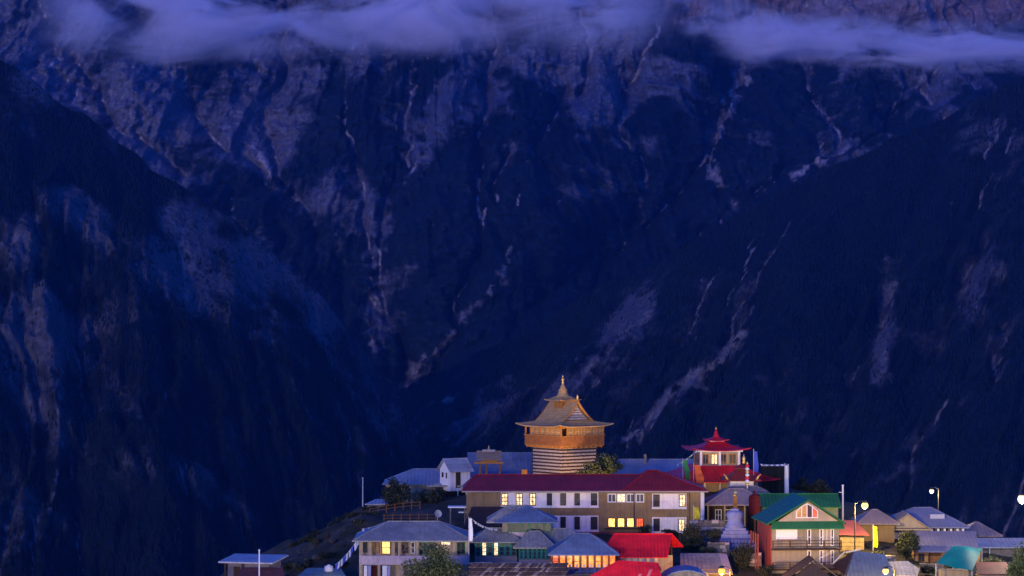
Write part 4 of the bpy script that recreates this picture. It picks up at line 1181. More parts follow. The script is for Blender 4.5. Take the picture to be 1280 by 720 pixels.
    MB().lathe([(.42, 4.8), (.42, 5.1)], (0, 2, 0), sq=True).build("harmika", stupa_w, o)
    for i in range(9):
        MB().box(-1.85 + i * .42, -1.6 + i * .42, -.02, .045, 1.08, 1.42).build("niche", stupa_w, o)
build_pagoda()

# ------------------------------------------------------------------ green roofed guest house
def build_green():
    h = Fr("green_roof_house", "taupe guest house with green gable roof, two balconies and a red side wall", "house", 965, 728, 340, 5)
    o, u, w = h.o, h.u, h.w
    W = u(1050); D = 9.5
    zt = w(659); z2 = w(686); 
    MB().box(0, W, 0, D, -2.5, zt).build("wall", taupe, o)
    MB().box(-.12, -.001, .2, D, -2.5, w(657)).build("side_wall", red_plaster, o)
    gable_wall(MB(), .55, W - .1, -.35, D - .4, w(652), w(626.5)).build("gable_wall", cream, o)
    # green verge roof: pent strip under the gable and two slopes
    MB().slab([(-.35, -1.1, w(659.8)), (W + .45, -1.1, w(659.8)), (W + .3, -.3, w(651)), (-.05, -.3, w(651))], .12).build("pent_roof", green_trim, o)
    gable_roof(o, -.75, W + .65, -.8, D + .3, w(654), w(623.6), green_tin, 'y', .16, ym=u(1010))
    for a, b in (((-.75, w(654)), (u(1010), w(623.6))), ((W + .65, w(654)), (u(1010), w(623.6)))):
        MB().tube((a[0], -.84, a[1] - .08), (b[0], -.84, b[1] - .08), .10, .10, 4).build("bargeboard", green_trim, o)
    # attic window of four lights under a peak
    f = MB(); y = -.35
    x0, x1 = u(995), u(1022); zb, zm = w(647.5), w(634)
    fr = MB(); n = 4; bw = (x1 - x0) / n
    fr.box(x0, x1, y - .09, y + .01, zb, zb + .1)
    hs = [w(638.5), w(632.5), w(628.8), w(632.5), w(638.5)]
    for i in range(n + 1): fr.box(x0 + i * bw - .055, x0 + i * bw + .055, y - .091, y + .01, zb + .002, hs[i])
    for i in range(n): fr.slab([(x0 + i * bw, y - .089, hs[i] - .12), (x0 + (i + 1) * bw, y - .089, hs[i + 1] - .12), (x0 + (i + 1) * bw, y - .089, hs[i + 1]), (x0 + i * bw, y - .089, hs[i])], .09, (0, 1, 0))
    wo = fr.build("attic_window", paintw, o)
    for i in range(n):
        pm = (LA, LA, glass("smoky_glass", (.08, .05, .05)), LR)[i]
        MB().slab([(x0 + i * bw + .05, y - .03, zb + .1), (x0 + (i + 1) * bw - .05, y - .03, zb + .1), (x0 + (i + 1) * bw - .05, y - .03, hs[i + 1] - .11 if hs[i + 1] < hs[i] else hs[i + 1] - .11 - .03), (x0 + i * bw + .05, y - .03, hs[i] - .11)], .02, (0, 1, 0)).build("pane", pm, wo)
    # storeys
    MB().box(-.1, W + .1, -1.0, 0, z2 - .12, z2 + .02).build("balcony_floor", dwood, o)
    railing(o, -.05, W + .05, -.95, z2 + .02, 1.0, dwood, 5, 3, "railing", .035)
    z3 = w(711)
    MB().box(-.1, W + .1, -1.0, 0, z3 - .12, z3 + .02).build("balcony_floor", dwood, o)
    railing(o, -.05, W + .05, -.95, z3 + .02, .8, dwood, 5, 3, "railing", .035)
    MB().box(u(970), u(997), -.06, 0, w(674), w(661)).build("notice_board", paintw, o)
    for (za, zb_) in ((w(683), w(661.5)), (w(706), w(688))):
        window(o, u(1009.5), u(1014.5), za + .1, zb_, 0, paintw, dark_glass, 1, 2, .12)
        window(o, u(1025), u(1029.5), za, zb_ + .02, 0, paintw, dark_glass, 1, 2, .12); window(o, u(1039), u(1043.5), za, zb_ + .02, 0, paintw, dark_glass, 1, 2, .12)
        MB().box(u(1030), u(1038.5), -.05, 0, za, zb_).build("curtained_door", cream, o)
        for x in (1030, 1034): MB().box(u(x), u(x) + .07, -.08, -.051, za, zb_).build("mullion", paintw, o)
    # red outside stair, steps and landing on the side
    for i in range(9):
        MB().box(-1.5, -.13, 1.0 + i * .55, 1.6 + i * .55, -1.6 + i * .42, -1.42 + i * .42).build("step", red_plaster, o)
    MB().slab([(-1.55, .9, -1.3), (-1.55, 6.2, 2.6), (-1.55, 6.2, 3.6), (-1.55, .9, -.3)], .1, (-1, 0, 0)).build("stair_side", red_plaster, o)
    for i in range(4): MB().box(-1.62, -1.48, .6 + i * 1.6, .74 + i * 1.6, -2, w(668)).build("post", red_plaster, o)
    # rear wing
    h = Fr("green_roof_barn", "long barn with bright green metal roof behind the guest house", "barn", 952, 668, 362)
    o, u, w = h.o, h.u, h.w
    MB().box(.2, u(1048), .2, 6, -2, w(633)).build("wall", mat("sage_plaster", (0.17, 0.21, 0.15), .85), o)
    gable_roof(o, 0, u(1051), -.5, 6.6, w(633.5), w(619.5), green_tin, 'x', .12)
    # dark roofed hut in front
    h = Fr("dark_roof_hut", "hut with dark brown gable roof before the balconies of the guest house", "hut", 1014, 760, 326)
    o, u, w = h.o, h.u, h.w
    MB().box(u(990), u(1040), 0, 4, -2, w(722)).build("wall", dwood, o)
    gable_roof(o, u(982), u(1050), -.6, 4.6, w(723), w(698.5), mat("dark_shingle", (0.05, 0.04, 0.032), .9, .3, 1.5), 'y', .12)
    gable_wall(MB(), u(990), u(1040), -.05, .1, w(722), w(703)).build("gable_wall", brown_roof, o)
build_green()

# ------------------------------------------------------------------ houses and roofs down the other end of the village
def build_right():
    h = Fr("stone_house", "small house of golden rubble stone with a pinkish roof under the street lamp", "house", 1050, 700, 356)
    o, u, w = h.o, h.u, h.w
    MB().box(0, u(1080), 0, 5, -2, w(666)).build("wall", golden_stone, o)
    for j in range(7):                                  # rubble blocks standing proud
        x = random.uniform(-.1, .2)
        while x < u(1079) - .3:
            wd = random.uniform(.35, .75); MB().box(max(x, .02), min(x + wd, u(1080)) - .05, -.05 - random.uniform(0, .05), 0, -.4 + j * .52, -.4 + j * .52 + .46).build("stone", golden_stone, o); x += wd
    MB().slab([(-.5, -.6, w(667)), (u(1086), -.6, w(668)), (u(1072), 3.2, w(653)), (.8, 3.2, w(653))], .12).build("roof", mat("rose_tin", (0.34, 0.10, 0.10), .6, .25, .8), o)
    MB().slab([(.8, 3.2, w(653) + .003), (u(1072), 3.2, w(653) + .003), (u(1084), 6, w(662)), (-.5, 6, w(662))], .12).build("rear_roof", mat("rose_tin", (0.34, 0.10, 0.10)), o)
    h = Fr("brown_house", "brown house behind the yellow banner with a low grey roof", "house", 1076, 700, 364)
    o, u, w = h.o, h.u, h.w
    MB().box(0, u(1118), 0, 6, -2, w(655)).build("wall", brown, o)
    window(o, u(1105), u(1113), w(690), w(682), 0, dwood, dark_glass, 2, 1)
    hip_roof(o, -.6, u(1124), -.8, 6.6, w(654), w(639), 2.4, mat("mauve_tin", (0.34, .26, .24)), .12)
    # lilac hipped house with cream gable
    h = Fr("gabled_house", "house with lavender roof, cream front gable and white columned veranda", "house", 1108, 690, 366)
    o, u, w = h.o, h.u, h.w
    W = u(1204)
    MB().box(.3, W, 1.2, 8, -2, w(657.5)).build("wall", lilac, o)
    hip_roof(o, -.2, u(1212), -.5, 8.8, w(658.5), w(637.5), 4.2, mat("lavender_tin", (0.20, 0.22, 0.33), .45, .18, .4, .12, 5, streak=.25, wave=('X', .5)), .14)
    gable_wall(MB(), u(1110), u(1158), -.8, 3.5, w(659), w(643)).build("front_gable", cream, o)
    gable_roof(o, u(1105), u(1162), -1.2, 4.2, w(660), w(641.5), cream, 'y', .1, name="gable_roof")
    MB().box(u(1103), u(1163), -1.1, -.6, w(662), w(660.2)).build("beam", cream, o)
    for i, x in enumerate((1164, 1172, 1180, 1188, 1196, 1203)): MB().box(u(x), u(x) + .26, .2, .46, -1.5, w(658.6)).build("column", paintw, o)
    for x in (1166.5, 1174.5, 1182.5, 1190.5): window(o, u(x), u(x + 4.5), w(668), w(660), 1.2, paintw, glass("violet_glass", (.03, .02, .06)), 1, 1, .05)
    MB().box(u(1165), u(1183), 1.5, 4.5, w(652), w(644)).build("dormer", mat("pale_lavender_tin", (0.36, 0.36, 0.44), .5), o)
    # violet shed roof in front
    h = Fr("orange_house", "house with broad violet roof over an orange lit wall and wooden door", "house", 1144, 712, 352)
    o, u, w = h.o, h.u, h.w
    MB().box(0, u(1226), .2, 5, -2, w(687.5)).build("wall", mat("orange_plaster", (0.42, 0.24, 0.09), .85, .2, 1, streak=.3), o)
    MB().slab([(-.3, -.7, w(688.5)), (u(1222), -.7, w(688.5)), (u(1229), 5.4, w(668.5)), (.9, 5.4, w(668.5))], .14).build("roof", mat("violet_tin", (0.15, 0.15, 0.24), .45, .2, .4, .12, 5, streak=.25, wave=('X', .5)), o)
    MB().box(u(1163), u(1177), .14, .199, -1.2, w(690)).build("door", wood, o)
    MB().box(u(1161), u(1163), .1, .199, -1.2, w(689.5)).build("door_post", dwood, o)
    window(o, u(1148), u(1156), w(702), w(692), .2, wood, dark_glass, 2, 1)
    # roofs further right
    h = Fr("grey_house", "plain house with mauve grey roof at the village edge past the columned veranda", "house", 1205, 690, 371)
    o, u, w = h.o, h.u, h.w
    MB().box(0, u(1248), .2, 6, -2, w(669)).build("wall", gstone, o)
    hip_roof(o, -.6, u(1253), -.5, 6.6, w(669.5), w(655), 2.6, mat("mauve_tin", (0.34, .26, .24)), .12)
    window(o, u(1232), u(1240), w(682), w(673), .2, dwood, dark_glass, 2, 1)
    h = Fr("grey_shed", "low pale roofed shed behind the leafy bush at the village edge", "shed", 1218, 706, 360)
    o, u, w = h.o, h.u, h.w
    MB().box(.3, u(1290), .3, 4, -3, w(686)).build("wall", gstone, o)
    MB().slab([(0, -.3, w(684)), (u(1292), -.3, w(684)), (u(1292), 4.2, w(676)), (.6, 4.2, w(676))], .12).build("roof", pale_tin, o)
    for x in (1222, 1236): MB().box(u(x), u(x) + .16, -.15, .01, -2.5, w(685)).build("post", galv, o)
    # teal tarpaulin shelter
    h = Fr("tarp_shelter", "shelter under a bulging bright teal tarpaulin", "shelter", 1170, 735, 334)
    o, u, w = h.o, h.u, h.w
    n = 14
    pts = []
    A, B, C_, D_ = Vector((u(1170), 0, w(704))), Vector((u(1214), -.6, w(713))), Vector((u(1233), 3.2, w(688.5))), Vector((u(1197), 3.4, w(685)))
    vs_, fs_ = [], []
    for i in range(n + 1):
        for j in range(n + 1):
            a, b = i / n, j / n
            p = A * (1 - a) * (1 - b) + B * a * (1 - b) + C_ * a * b + D_ * (1 - a) * b
            p = p + Vector((0, 0, .55 * math.sin(math.pi * a) * math.sin(math.pi * b) + .05 * math.sin(9 * a + 4 * b)))
            vs_.append(p)
    k = n + 1
    vs_ += [p - Vector((0, 0, .03)) for p in vs_]
    o2 = k * k
    for i in range(n):
        for j in range(n):
            q = (i * k + j, (i + 1) * k + j, (i + 1) * k + j + 1, i * k + j + 1); fs_.append(q); fs_.append(tuple(o2 + t for t in q[::-1]))
    MB().add(vs_, fs_).build("tarpaulin", teal_cloth, o, True)
    for p in (A, B, C_, D_): MB().tube((p.x, p.y, -1.5), (p.x, p.y, p.z - .04), .05, .05, 6).build("pole", galv, o)
    MB().box(u(1178), u(1212), 1.0, 3.0, -1.5, w(714)).build("counter", taupe, o)
    # blue-grey roofs at the bottom
    h = Fr("low_house", "low house with slumped blue grey roof below the stone house", "house", 1050, 742, 335)
    o, u, w = h.o, h.u, h.w
    MB().box(.6, u(1120), .4, 5, -2, w(716)).build("wall", gstone, o)
    MB().slab([(u(1055), -.6, w(719)), (u(1118), -.6, w(721)), (u(1112), 4.0, w(697)), (u(1072), 4.0, w(692.5))], .12).build("roof", blue_tin, o)
    MB().slab([(u(1044), 2.5, w(708)), (u(1057), -.65, w(719)), (u(1073), 4.05, w(692))], .1).build("hip", brown_roof, o)
    for p, q in (((1044, 707), (1060, 693)), ((1060, 693), (1080, 690))): MB().tube((u(p[0]), 2.5, w(p[1])), (u(q[0]), 3.4, w(q[1])), .09, .09, 6).build("gutter", galv, o)
    h = Fr("low_house", "low house with pale blunt roof beside the lowest yellow street lamp", "house", 1118, 742, 336)
    o, u, w = h.o, h.u, h.w
    MB().box(.4, u(1148), .4, 4, -2, w(718)).build("wall", gstone, o)
    MB().slab([(u(1112), -.5, w(718)), (u(1146), -.5, w(719)), (u(1151), 1.2, w(712)), (u(1140), 3.8, w(705)), (u(1114), 3.8, w(706))], .12).build("roof", pale_tin, o)
    # blue-grey roofs between red house and stupa
    h = Fr("low_house", "low house with flat blue grey roof beside the red gabled house", "house", 850, 745, 337)
    o, u, w = h.o, h.u, h.w
    MB().box(.4, u(912), .4, 5, -2, w(712)).build("wall", gstone, o)
    MB().slab([(0, -.4, w(716)), (u(906), -.4, w(716)), (u(902), 4.6, w(696)), (u(853), 4.6, w(696))], .12).build("roof", grey_tin, o)
    MB().slab([(u(906), -.4, w(716) + .003), (u(916), -.2, w(717)), (u(912), 4.5, w(697)), (u(902), 4.6, w(696) + .003)], .12).build("end_roof", lilac, o)
    h = Fr("low_house", "low house with round shouldered blue roof under the orange street lamp", "house", 832, 760, 324)
    o, u, w = h.o, h.u, h.w
    MB().box(.4, u(884), .4, 4, -2, w(728)).build("wall", gstone, o)
    ar = MB(); prev = None
    for i in range(9):
        t = math.pi * (.12 + .76 * i / 8); c = (u(858) - 2.9 * math.cos(t), w(732) + 1.75 * math.sin(t))
        if prev: ar.slab([(prev[0], -.4, prev[1]), (c[0], -.4, c[1]), (c[0], 4.4, c[1] + .15), (prev[0], 4.4, prev[1] + .15)], .1)
        prev = c
    ar.build("roof", blue_tin, o)
    MB().slab([(u(858) - 2.75 * math.cos(math.pi * (.12 + .76 * i / 8)), -.1, w(732) + 1.62 * math.sin(math.pi * (.12 + .76 * i / 8))) for i in range(8, -1, -1)], .15, (0, 1, 0)).build("end_wall", gstone, o)
    # stone terraces of the forecourt
    for i, (x0, x1, py0, py1, Y, lb) in enumerate(((862, 905, 660, 650, 355, "rough stone terrace wall beside the blue stupa"), (884, 912, 690, 677, 347, "broken stone terrace wall below the blue stupa"), (930, 952, 712, 690, 343, "stone retaining wall between the stupa and the red side wall"),
                                               (1060, 1120, 704, 694, 348, "stone retaining wall below the golden stone house"), (1150, 1180, 712, 704, 345, "stone wall below the orange house"))):
        h = Fr("terrace_wall", lb, "wall", x0, py0, Y)
        MB().box(0, h.u(x1), 0, .8, -3, h.w(py1) - .15).build("core", gstone, h.o)
        for j in range(3):
            x = 0
            while x < h.u(x1) - .2:
                wd = random.uniform(.4, .95); z1 = h.w(py1) - j * .42
                MB().box(x, min(x + wd, h.u(x1)) - .05, -.10 - random.uniform(0, .1), (.85 if j == 0 else 0), z1 - .40, z1 - (0 if j else random.uniform(0, .12))).build("stone", random.choice((gstone, gstone, stone)), h.o); x += wd
build_right()

# ------------------------------------------------------------------ street lamps
def lamp(label, px, py, Y, col, power, r=0.24, pole_dx=0.9, ground_py=None, strength=40.0, arm=True, spot=None, group="street lamps of the village"):
    g = G(px + pole_dx / (Y / F), Y)
    b = P(px, py, Y)
    t = thing("street_lamp", label, "street lamp", (g.x, Y, g.z), 0, group)
    zl = b.z - g.z; xl = b.x - g.x
    MB().tube((0, 0, -.6), (0, 0, zl + .35), .09, .06, 8).build("pole", iron, t)
    MB().path([(0, 0, zl + .2), (xl * .4, 0, zl + .5), (xl, 0, zl + r + .22)], .045, 6).build("arm", iron, t)
    MB().lathe([(r * .3, r + .24), (r * .75, r + .08), (r * .8, r - .08)], (xl, 0, zl), 14).build("lamp_shade", iron, t, True)
    em = emit("bulb_%.2f_%.2f" % (col[1], col[2]), col, 0.55, 0.02)
    prof = [(r * math.sin(math.pi * k / 10) + .001, -r * math.cos(math.pi * k / 10)) for k in range(11)]
    MB().lathe(prof, (xl, 0, zl), 16).build("bulb", em, t, True)
    ld = bpy.data.lights.new("lamp_light", 'POINT'); ld.energy = power; ld.color = col; ld.shadow_soft_size = .1
    lo = bpy.data.objects.new("lamp_light", ld); COL.objects.link(lo); lo.parent = t
    lo.location = (xl, -.05, zl - r - .12)

lamp("yellow street lamp glowing over the golden stone house", 1081, 632, 349, (1.0, 0.66, 0.20), 2000, .42, -1.2)
lamp("small white street lamp on a tall pole above the lavender roofed house", 1164.5, 614, 379, (1.0, 0.80, 0.42), 500, .30, .9)
lamp("brightest white street lamp at the village edge above the leafy bush", 1277.5, 624, 340, (1.0, 0.86, 0.62), 2200, .52, 1.0)
lamp("orange street lamp low beside the red side wall of the guest house", 902, 714, 330, (1.0, 0.42, 0.06), 1300, .40, 1.0)
lamp("lowest yellow street lamp over the slumped blue grey roof", 1107, 714, 329, (1.0, 0.62, 0.16), 1000, .36, 1.0)

# unseen lamps added below the frame to light the fronts of the houses
for i, (px_, lb) in enumerate(((520, "unseen fill lamp added below the cream house"), (690, "unseen fill lamp added below the slate roofed hut"), (850, "unseen fill lamp added below the red roofed house"), (1010, "unseen fill lamp added below the guest house"))):
    lamp(lb, px_, 742, 298, (1.0, 0.80, 0.60), (2200, 3600, 3600, 1500)[i], .24, 1.0)

# floodlights of the temple precinct, on short posts behind the long building
def flood(label, px, Y, target, power, angle, col=(1.0, 0.60, 0.24)):
    g = G(px, Y)
    t = thing("floodlight", label, "floodlight", g, 0)
    MB().box(-.06, .06, -.06, .06, -.4, .5).build("post", iron, t)
    d = (Vector(target) - (g + Vector((0, 0, .7)))).normalized()
    q = d.to_track_quat('-Z', 'Y')
    hd = MB().box(-.25, .25, -.2, .2, -.08, .16).build("head", iron, t); hd.location = (0, 0, .65); hd.rotation_mode = 'QUATERNION'; hd.rotation_quaternion = q
    gl = MB().box(-.22, .22, -.17, .17, -.10, -.082).build("glass", emit("flood_glass", col, 6.0, .05), hd)
    ld = bpy.data.lights.new("flood_light", 'SPOT'); ld.energy = power; ld.color = col; ld.spot_size = math.radians(angle); ld.spot_blend = .6; ld.shadow_soft_size = .2
    lo = bpy.data.objects.new("flood_light", ld); COL.objects.link(lo); lo.parent = t; lo.location = Vector((0, 0, .65)) + d * .25
    lo.rotation_mode = 'QUATERNION'; lo.rotation_quaternion = q
tw = P(701, 545, 396)
flood("floodlight on the courtyard before the corner of the temple tower", 684, 378, tw + Vector((-2, 0, -.5)), 1200, 85)
flood("floodlight on the courtyard beside the gable face of the temple tower", 728, 378, tw + Vector((2.5, 0, -.5)), 2000, 80)
flood("unseen floodlight added before the red pagoda", 884, 374, P(893, 562, 386), 350, 70, (1.0, .72, .45))  # added out of view to brighten the pagoda front

# ------------------------------------------------------------------ poles, banners, flags, fence, dish
def pole(label, px, py0, Y, r=.06, m_=galv, name="pole", py_base=None):
    g = G(px, Y); t = thing(name, label, "pole", g); top = PZ(py0, Y) - g.z
    MB().tube((0, 0, -.6), (0, 0, top), r, r * .75, 8).build("shaft", m_, t); MB().lathe([(r * 1.3, 0), (r * 1.4, .08), (.01, .14)], (0, 0, top), 8).build("cap", m_, t)
    return t, top
pole("pale bare flag pole standing alone on the scrubby hill shoulder", 453.5, 598, 386, .09)
pole("white pole before the flat roofed hut", 324, 688, 331, .09, paintw)
pole("leaning bare timber post among the dark shrubs", 511.5, 612, 383, .10, wood)
t_, top_ = pole("thick white pole by the street lamp behind the green barn", 1053.5, 607, 369, .14, paintw)
MB().box(-.5, .1, -.03, .03, top_ - .9, top_ - .8).build("bracket", galv, t_)
def banner(label, px, py0, py1, Y, wpx, m_, top=None, sway=.1, skew=0.0, plab="banner_pole"):
    g = G(px - 1, Y); s = Y / F
    t = thing(plab, label, "banner", g)
    z0 = PZ(py1, Y) - g.z; z1 = PZ(py0, Y) - g.z; zt = z1 + .25 if top is None else PZ(top, Y) - g.z
    MB().tube((0, 0, -.6), (0, 0, zt), .055, .04, 8).build("pole", galv, t)
    n = 12; vs_, fs_ = [], []; k = 5; wd = wpx * s
    for th in (0, .025):
        for i in range(n + 1):
            a = i / n
            for j in range(k):
                b = j / (k - 1)
                vs_.append((.06 + b * wd * (1 + .15 * math.sin(a * 5)) + skew * (1 - a) * s, sway * math.sin(a * 7 + b * 4) * b + th, z0 + (z1 - z0) * a - .05 * b))
    m2 = (n + 1) * k
    for i in range(n):
        for j in range(k - 1):
            q = (i * k + j, i * k + j + 1, (i + 1) * k + j + 1, (i + 1) * k + j); fs_.append(q); fs_.append(tuple(m2 + v for v in q[::-1]))
    MB().add(vs_, fs_).build("cloth", m_, t, True)
    return t
banner("white prayer banner on a pole at the corner of the teal pavilion", 587, 648, 676, 334, 4, cloth_w, skew=0, top=646)
banner("yellow green banner hanging at the end of the long building", 868, 634, 648.5, 357, 6.5, mat("lime_cloth", (0.42, 0.42, 0.03), .9), top=632)
banner("tall narrow yellow banner beside the brown house", 1092.5, 658, 684, 354, 4.6, cloth_y, top=656)
banner("deep blue prayer banner on a tall pole behind the white shrine", 943, 564, 590, 375, 4.8, cloth_b, top=561)
banner("green prayer banner blowing before the lower red roof", 854.5, 575, 599, 376, 5.5, cloth_g, top=573, skew=3)
banner("bright orange prayer banner blowing at the end of the maroon roof", 868, 581, 606, 374, 9, cloth_o, top=579, skew=3)
banner("white streamer hanging beside the black boarded enclosure", 982, 582, 618, 380, 3.6, cloth_w, top=579)

def flag_string(label, p0, p1, n, cols, sag=.4, size=.32):
    p0, p1 = Vector(p0), Vector(p1)
    t = thing("prayer_flag_string", label, "prayer flags", p0); d = p1 - p0
    pt = lambda a: d * a - Vector((0, 0, sag * 4 * a * (1 - a)))
    MB().path([pt(i / 16) for i in range(17)], .015, 5).build("cord", cloth_w, t)
    for i in range(n):
        a, b = pt((i + .12) / n), pt((i + .88) / n); tw_ = random.uniform(-.12, .12)
        MB().slab([a, b, b + Vector((tw_, random.uniform(-.15, .15), -size)), a + Vector((tw_, random.uniform(-.15, .15), -size))], .012, (0, 1, 0)).build("flag", cols[i % len(cols)], t)
flag_string("white and blue prayer flags strung from the cream house roof to the water tank", P(449, 671, 337), P(419, 706, 342), 9, (cloth_w, cloth_w, cloth_b), .3, .8)
flag_string("short line of pale blue prayer flags above the corner of the cream house roof", P(452, 661, 343), P(474, 655, 344), 6, (cloth_w, cloth_b), .1, .55)
flag_string("string of small white prayer flags from the banner pole to the teal pavilion roof", P(588, 647, 334), P(622, 661, 342), 12, (cloth_w,), .35, .22)
flag_string("string of prayer flags running from the lower red roof up to the pagoda eaves", P(846, 581, 377), P(872, 562, 382), 9, (cloth_w, cloth_g, cloth_w, cloth_b), .15, .25)
flag_string("string of prayer flags from the pagoda roof to the boarded enclosure", P(950, 580, 380), P(983, 580, 380), 10, (cloth_w, cloth_b), .1, .15)

def fence(label, pts, Y, m_):
    g = G(pts[0], Y); t = thing("fence", label, "fence", g); s = Y / F
    n = 6
    P_ = [G(pts[0] + (pts[1] - pts[0]) * i / n, Y) - g for i in range(n + 1)]
    for p in P_: MB().box(p.x - .06, p.x + .06, -.06, .06, p.z - .5, p.z + 1.0).build("post", m_, t)
    for zz in (.45, .85): MB().path([p + Vector((0, -.08, zz)) for p in P_], .05, 5).build("rail", m_, t)
fence("weathered timber rail fence crossing the hill shoulder", (462, 525), 374, wood)
fence("second lower timber rail fence before the dark shrubs", (480, 545), 367, wood)

def dish():
    h = Fr("satellite_dish", "white satellite dish on a short mast by the dark shrubs", "satellite dish", 547, 650, 362)
    MB().tube((0, .2, -1.5), (0, .2, .6), .05, .05, 8).build("mast", galv, h.o)
    pr = [(.05 + .42 * k / 6, .22 * (k / 6) ** 2) for k in range(7)]
    d = MB().lathe(pr + [(pr[-1][0] + .02, pr[-1][1] + .03)] + [(p[0], p[1] + .05) for p in pr[::-1]], (0, 0, 0), 18).build("dish", galv, h.o, True)
    d.location = (0, 0, .75); d.rotation_euler = (math.radians(75), 0, math.radians(25))
    MB().tube((0, 0, .5), (.15, -.55, .85), .02, .02, 5).build("feed_arm", iron, h.o)
dish()
h = Fr("roof_slab", "white concrete ledge jutting from the end of the long building", "ledge", 560, 640, 361)
MB().box(0, h.u(582.6), 0, 2.0, h.w(635), h.w(633.3)).build("slab", paintw, h.o)
for x in (562, 580): MB().box(h.u(x), h.u(x) + .18, .4, .6, -3, h.w(635)).build("post", gstone, h.o)
MB().box(h.u(573), h.u(582.6), .4, 1.6, h.w(641.5), h.w(640)).build("step", paintw, h.o)
h = Fr("flat_roof_hut", "low hut with pale flat roof by the bare flag pole", "hut", 456, 636, 384)
MB().box(.3, h.u(484), .3, 3, -2, h.w(630)).build("wall", gstone, h.o)
MB().slab([(0, 0, h.w(630)), (h.u(486), 0, h.w(630)), (h.u(484), 3.2, h.w(626)), (h.u(468), 3.2, h.w(626))], .12).build("roof", pale_tin, h.o)

# ------------------------------------------------------------------ trees and bushes
def leaf_mat(name, c):
    if name in MATS: return MATS[name]
    m = bpy.data.materials.new(name); m.use_nodes = True
    nt = m.node_tree; L = nt.links; b = nt.nodes["Principled BSDF"]; b.inputs["Roughness"].default_value = .7
    tc = nn(nt, "ShaderNodeTexCoord"); n = nn(nt, "ShaderNodeTexNoise"); n.inputs["Scale"].default_value = 1.2; n.inputs["Detail"].default_value = 5
    L.new(tc.outputs["Object"], n.inputs["Vector"])
    r = nn(nt, "ShaderNodeValToRGB"); e = r.color_ramp.elements
    e[0].position = .35; e[0].color = (*[v * .45 for v in c], 1); e[1].position = .68; e[1].color = (*[min(1, v * 1.5) for v in c], 1)
    L.new(n.outputs["Fac"], r.inputs[0]); L.new(r.outputs[0], b.inputs["Base Color"])
    MATS[name] = m
    return m
bark = mat("bark", (0.05, 0.035, 0.025), .95, .3, 5, .3, 12)
def tree(name, label, px, py_c, Y, rx, rz, leaf, n=2600, ls=.16, ground_z=None, seed=1, clumps=16, shape=1.0, group=None):
    """crown of leaf faces spread through clumps; rx, rz half sizes in metres"""
    r = np.random.default_rng(seed)
    c = P(px, py_c, Y); g = G(px, Y)
    zb = g.z if ground_z is None else ground_z
    t = thing(name, label, "tree" if "tree" in name else "bush", (c.x, Y, zb), 0, group)
    zc = c.z - zb
    # trunk and limbs
    cl = []
    for i in range(clumps):
        v = r.normal(0, 1, 3); v /= np.linalg.norm(v); q = r.random() ** .45 * .72
        cl.append(np.array([v[0] * rx * q, v[1] * rx * q, zc + v[2] * rz * q * shape]))
    tb = MB(); tr = max(.07, rx * .06)
    tb.tube((0, 0, -.6), (0, 0, max(.3, zc - rz * .3)), tr, tr * .7, 8)
    tb.build("trunk", bark, t)
    for p in cl[:7]: MB().tube((0, 0, max(.1, zc - rz * .6)), p, tr * .5, tr * .15, 6).build("limb", bark, t)
    cc = np.array(cl)[r.integers(0, clumps, n)]
    v = r.normal(0, 1, (n, 3)); v /= np.linalg.norm(v, axis=1)[:, None]
    rad = r.uniform(.25, .46, clumps)[r.integers(0, clumps, n)] * (r.random(n) ** .4)
    pos = cc + v * rad[:, None] * np.array([rx, rx, rz])
    a = r.normal(0, 1, (n, 3)); a /= np.linalg.norm(a, axis=1)[:, None]
    b = np.cross(a, r.normal(0, 1, (n, 3))); b /= np.linalg.norm(b, axis=1)[:, None]
    sz = ls * r.uniform(.6, 1.4, n)[:, None]
    V = np.stack([pos - a * sz, pos + b * sz * .5, pos + a * sz, pos - b * sz * .5], 1).reshape(-1, 3)
    Fq = np.arange(n * 4).reshape(-1, 4)
    fast_mesh("crown", V, Fq, leaf, t)
dk = leaf_mat("dark_leaf", (0.022, 0.030, 0.014)); mg = leaf_mat("green_leaf", (0.042, 0.062, 0.020)); lg = leaf_mat("fresh_leaf", (0.10, 0.14, 0.035)); ol = leaf_mat("olive_leaf", (0.055, 0.060, 0.026))
tree("leafy_tree", "leafy green tree growing before the veranda of the cream house", 545, 712, 326, 3.9, 3.0, mg, 6000, .17, seed=3, clumps=26)
tree("shrub", "dark shrub growing by the leaning post below the low blue roofed house", 497, 618, 381, 2.4, 2.6, dk, 3600, .16, seed=4)
tree("shrub", "broad dark shrub below the porch of the low blue roofed house", 535, 627, 380, 3.4, 2.2, dk, 3600, .16, seed=14)
tree("leafy_tree", "rounded green tree beside the gable face of the temple tower", 757, 581, 386, 2.8, 1.6, mg, 4200, .14, seed=5, clumps=20)
tree("shrub", "dark low shrub hugging the foot of the temple tower", 736, 586, 384.5, 2.2, 1.1, dk, 2600, .13, seed=25)
tree("leafy_tree", "olive tree standing at the end of the long building", 866, 677, 351, 2.0, 2.6, ol, 4200, .15, seed=6, clumps=20)
tree("shrub", "dark shrub below the stupa terrace beside the red side wall", 929, 697, 343, 2.0, 2.0, dk, 3200, .14, seed=7)
tree("round_bush", "round clipped dark bush before the cream front gable", 1133.5, 679, 351, 1.8, 1.85, dk, 6500, .13, seed=8, clumps=30)
tree("leafy_tree", "fresh green tree below the brightest street lamp", 1276, 708, 330, 2.4, 3.2, lg, 5200, .17, seed=9, clumps=24)
tree("shrub", "thin shrub by the brown house below the yellow lamp", 1062, 697, 352, 1.6, .9, ol, 1800, .12, seed=10)
tree("shrub", "small dark shrub on the crest behind the street lamp pole", 1020, 612, 392, 2.6, 1.6, dk, 2600, .14, seed=11)
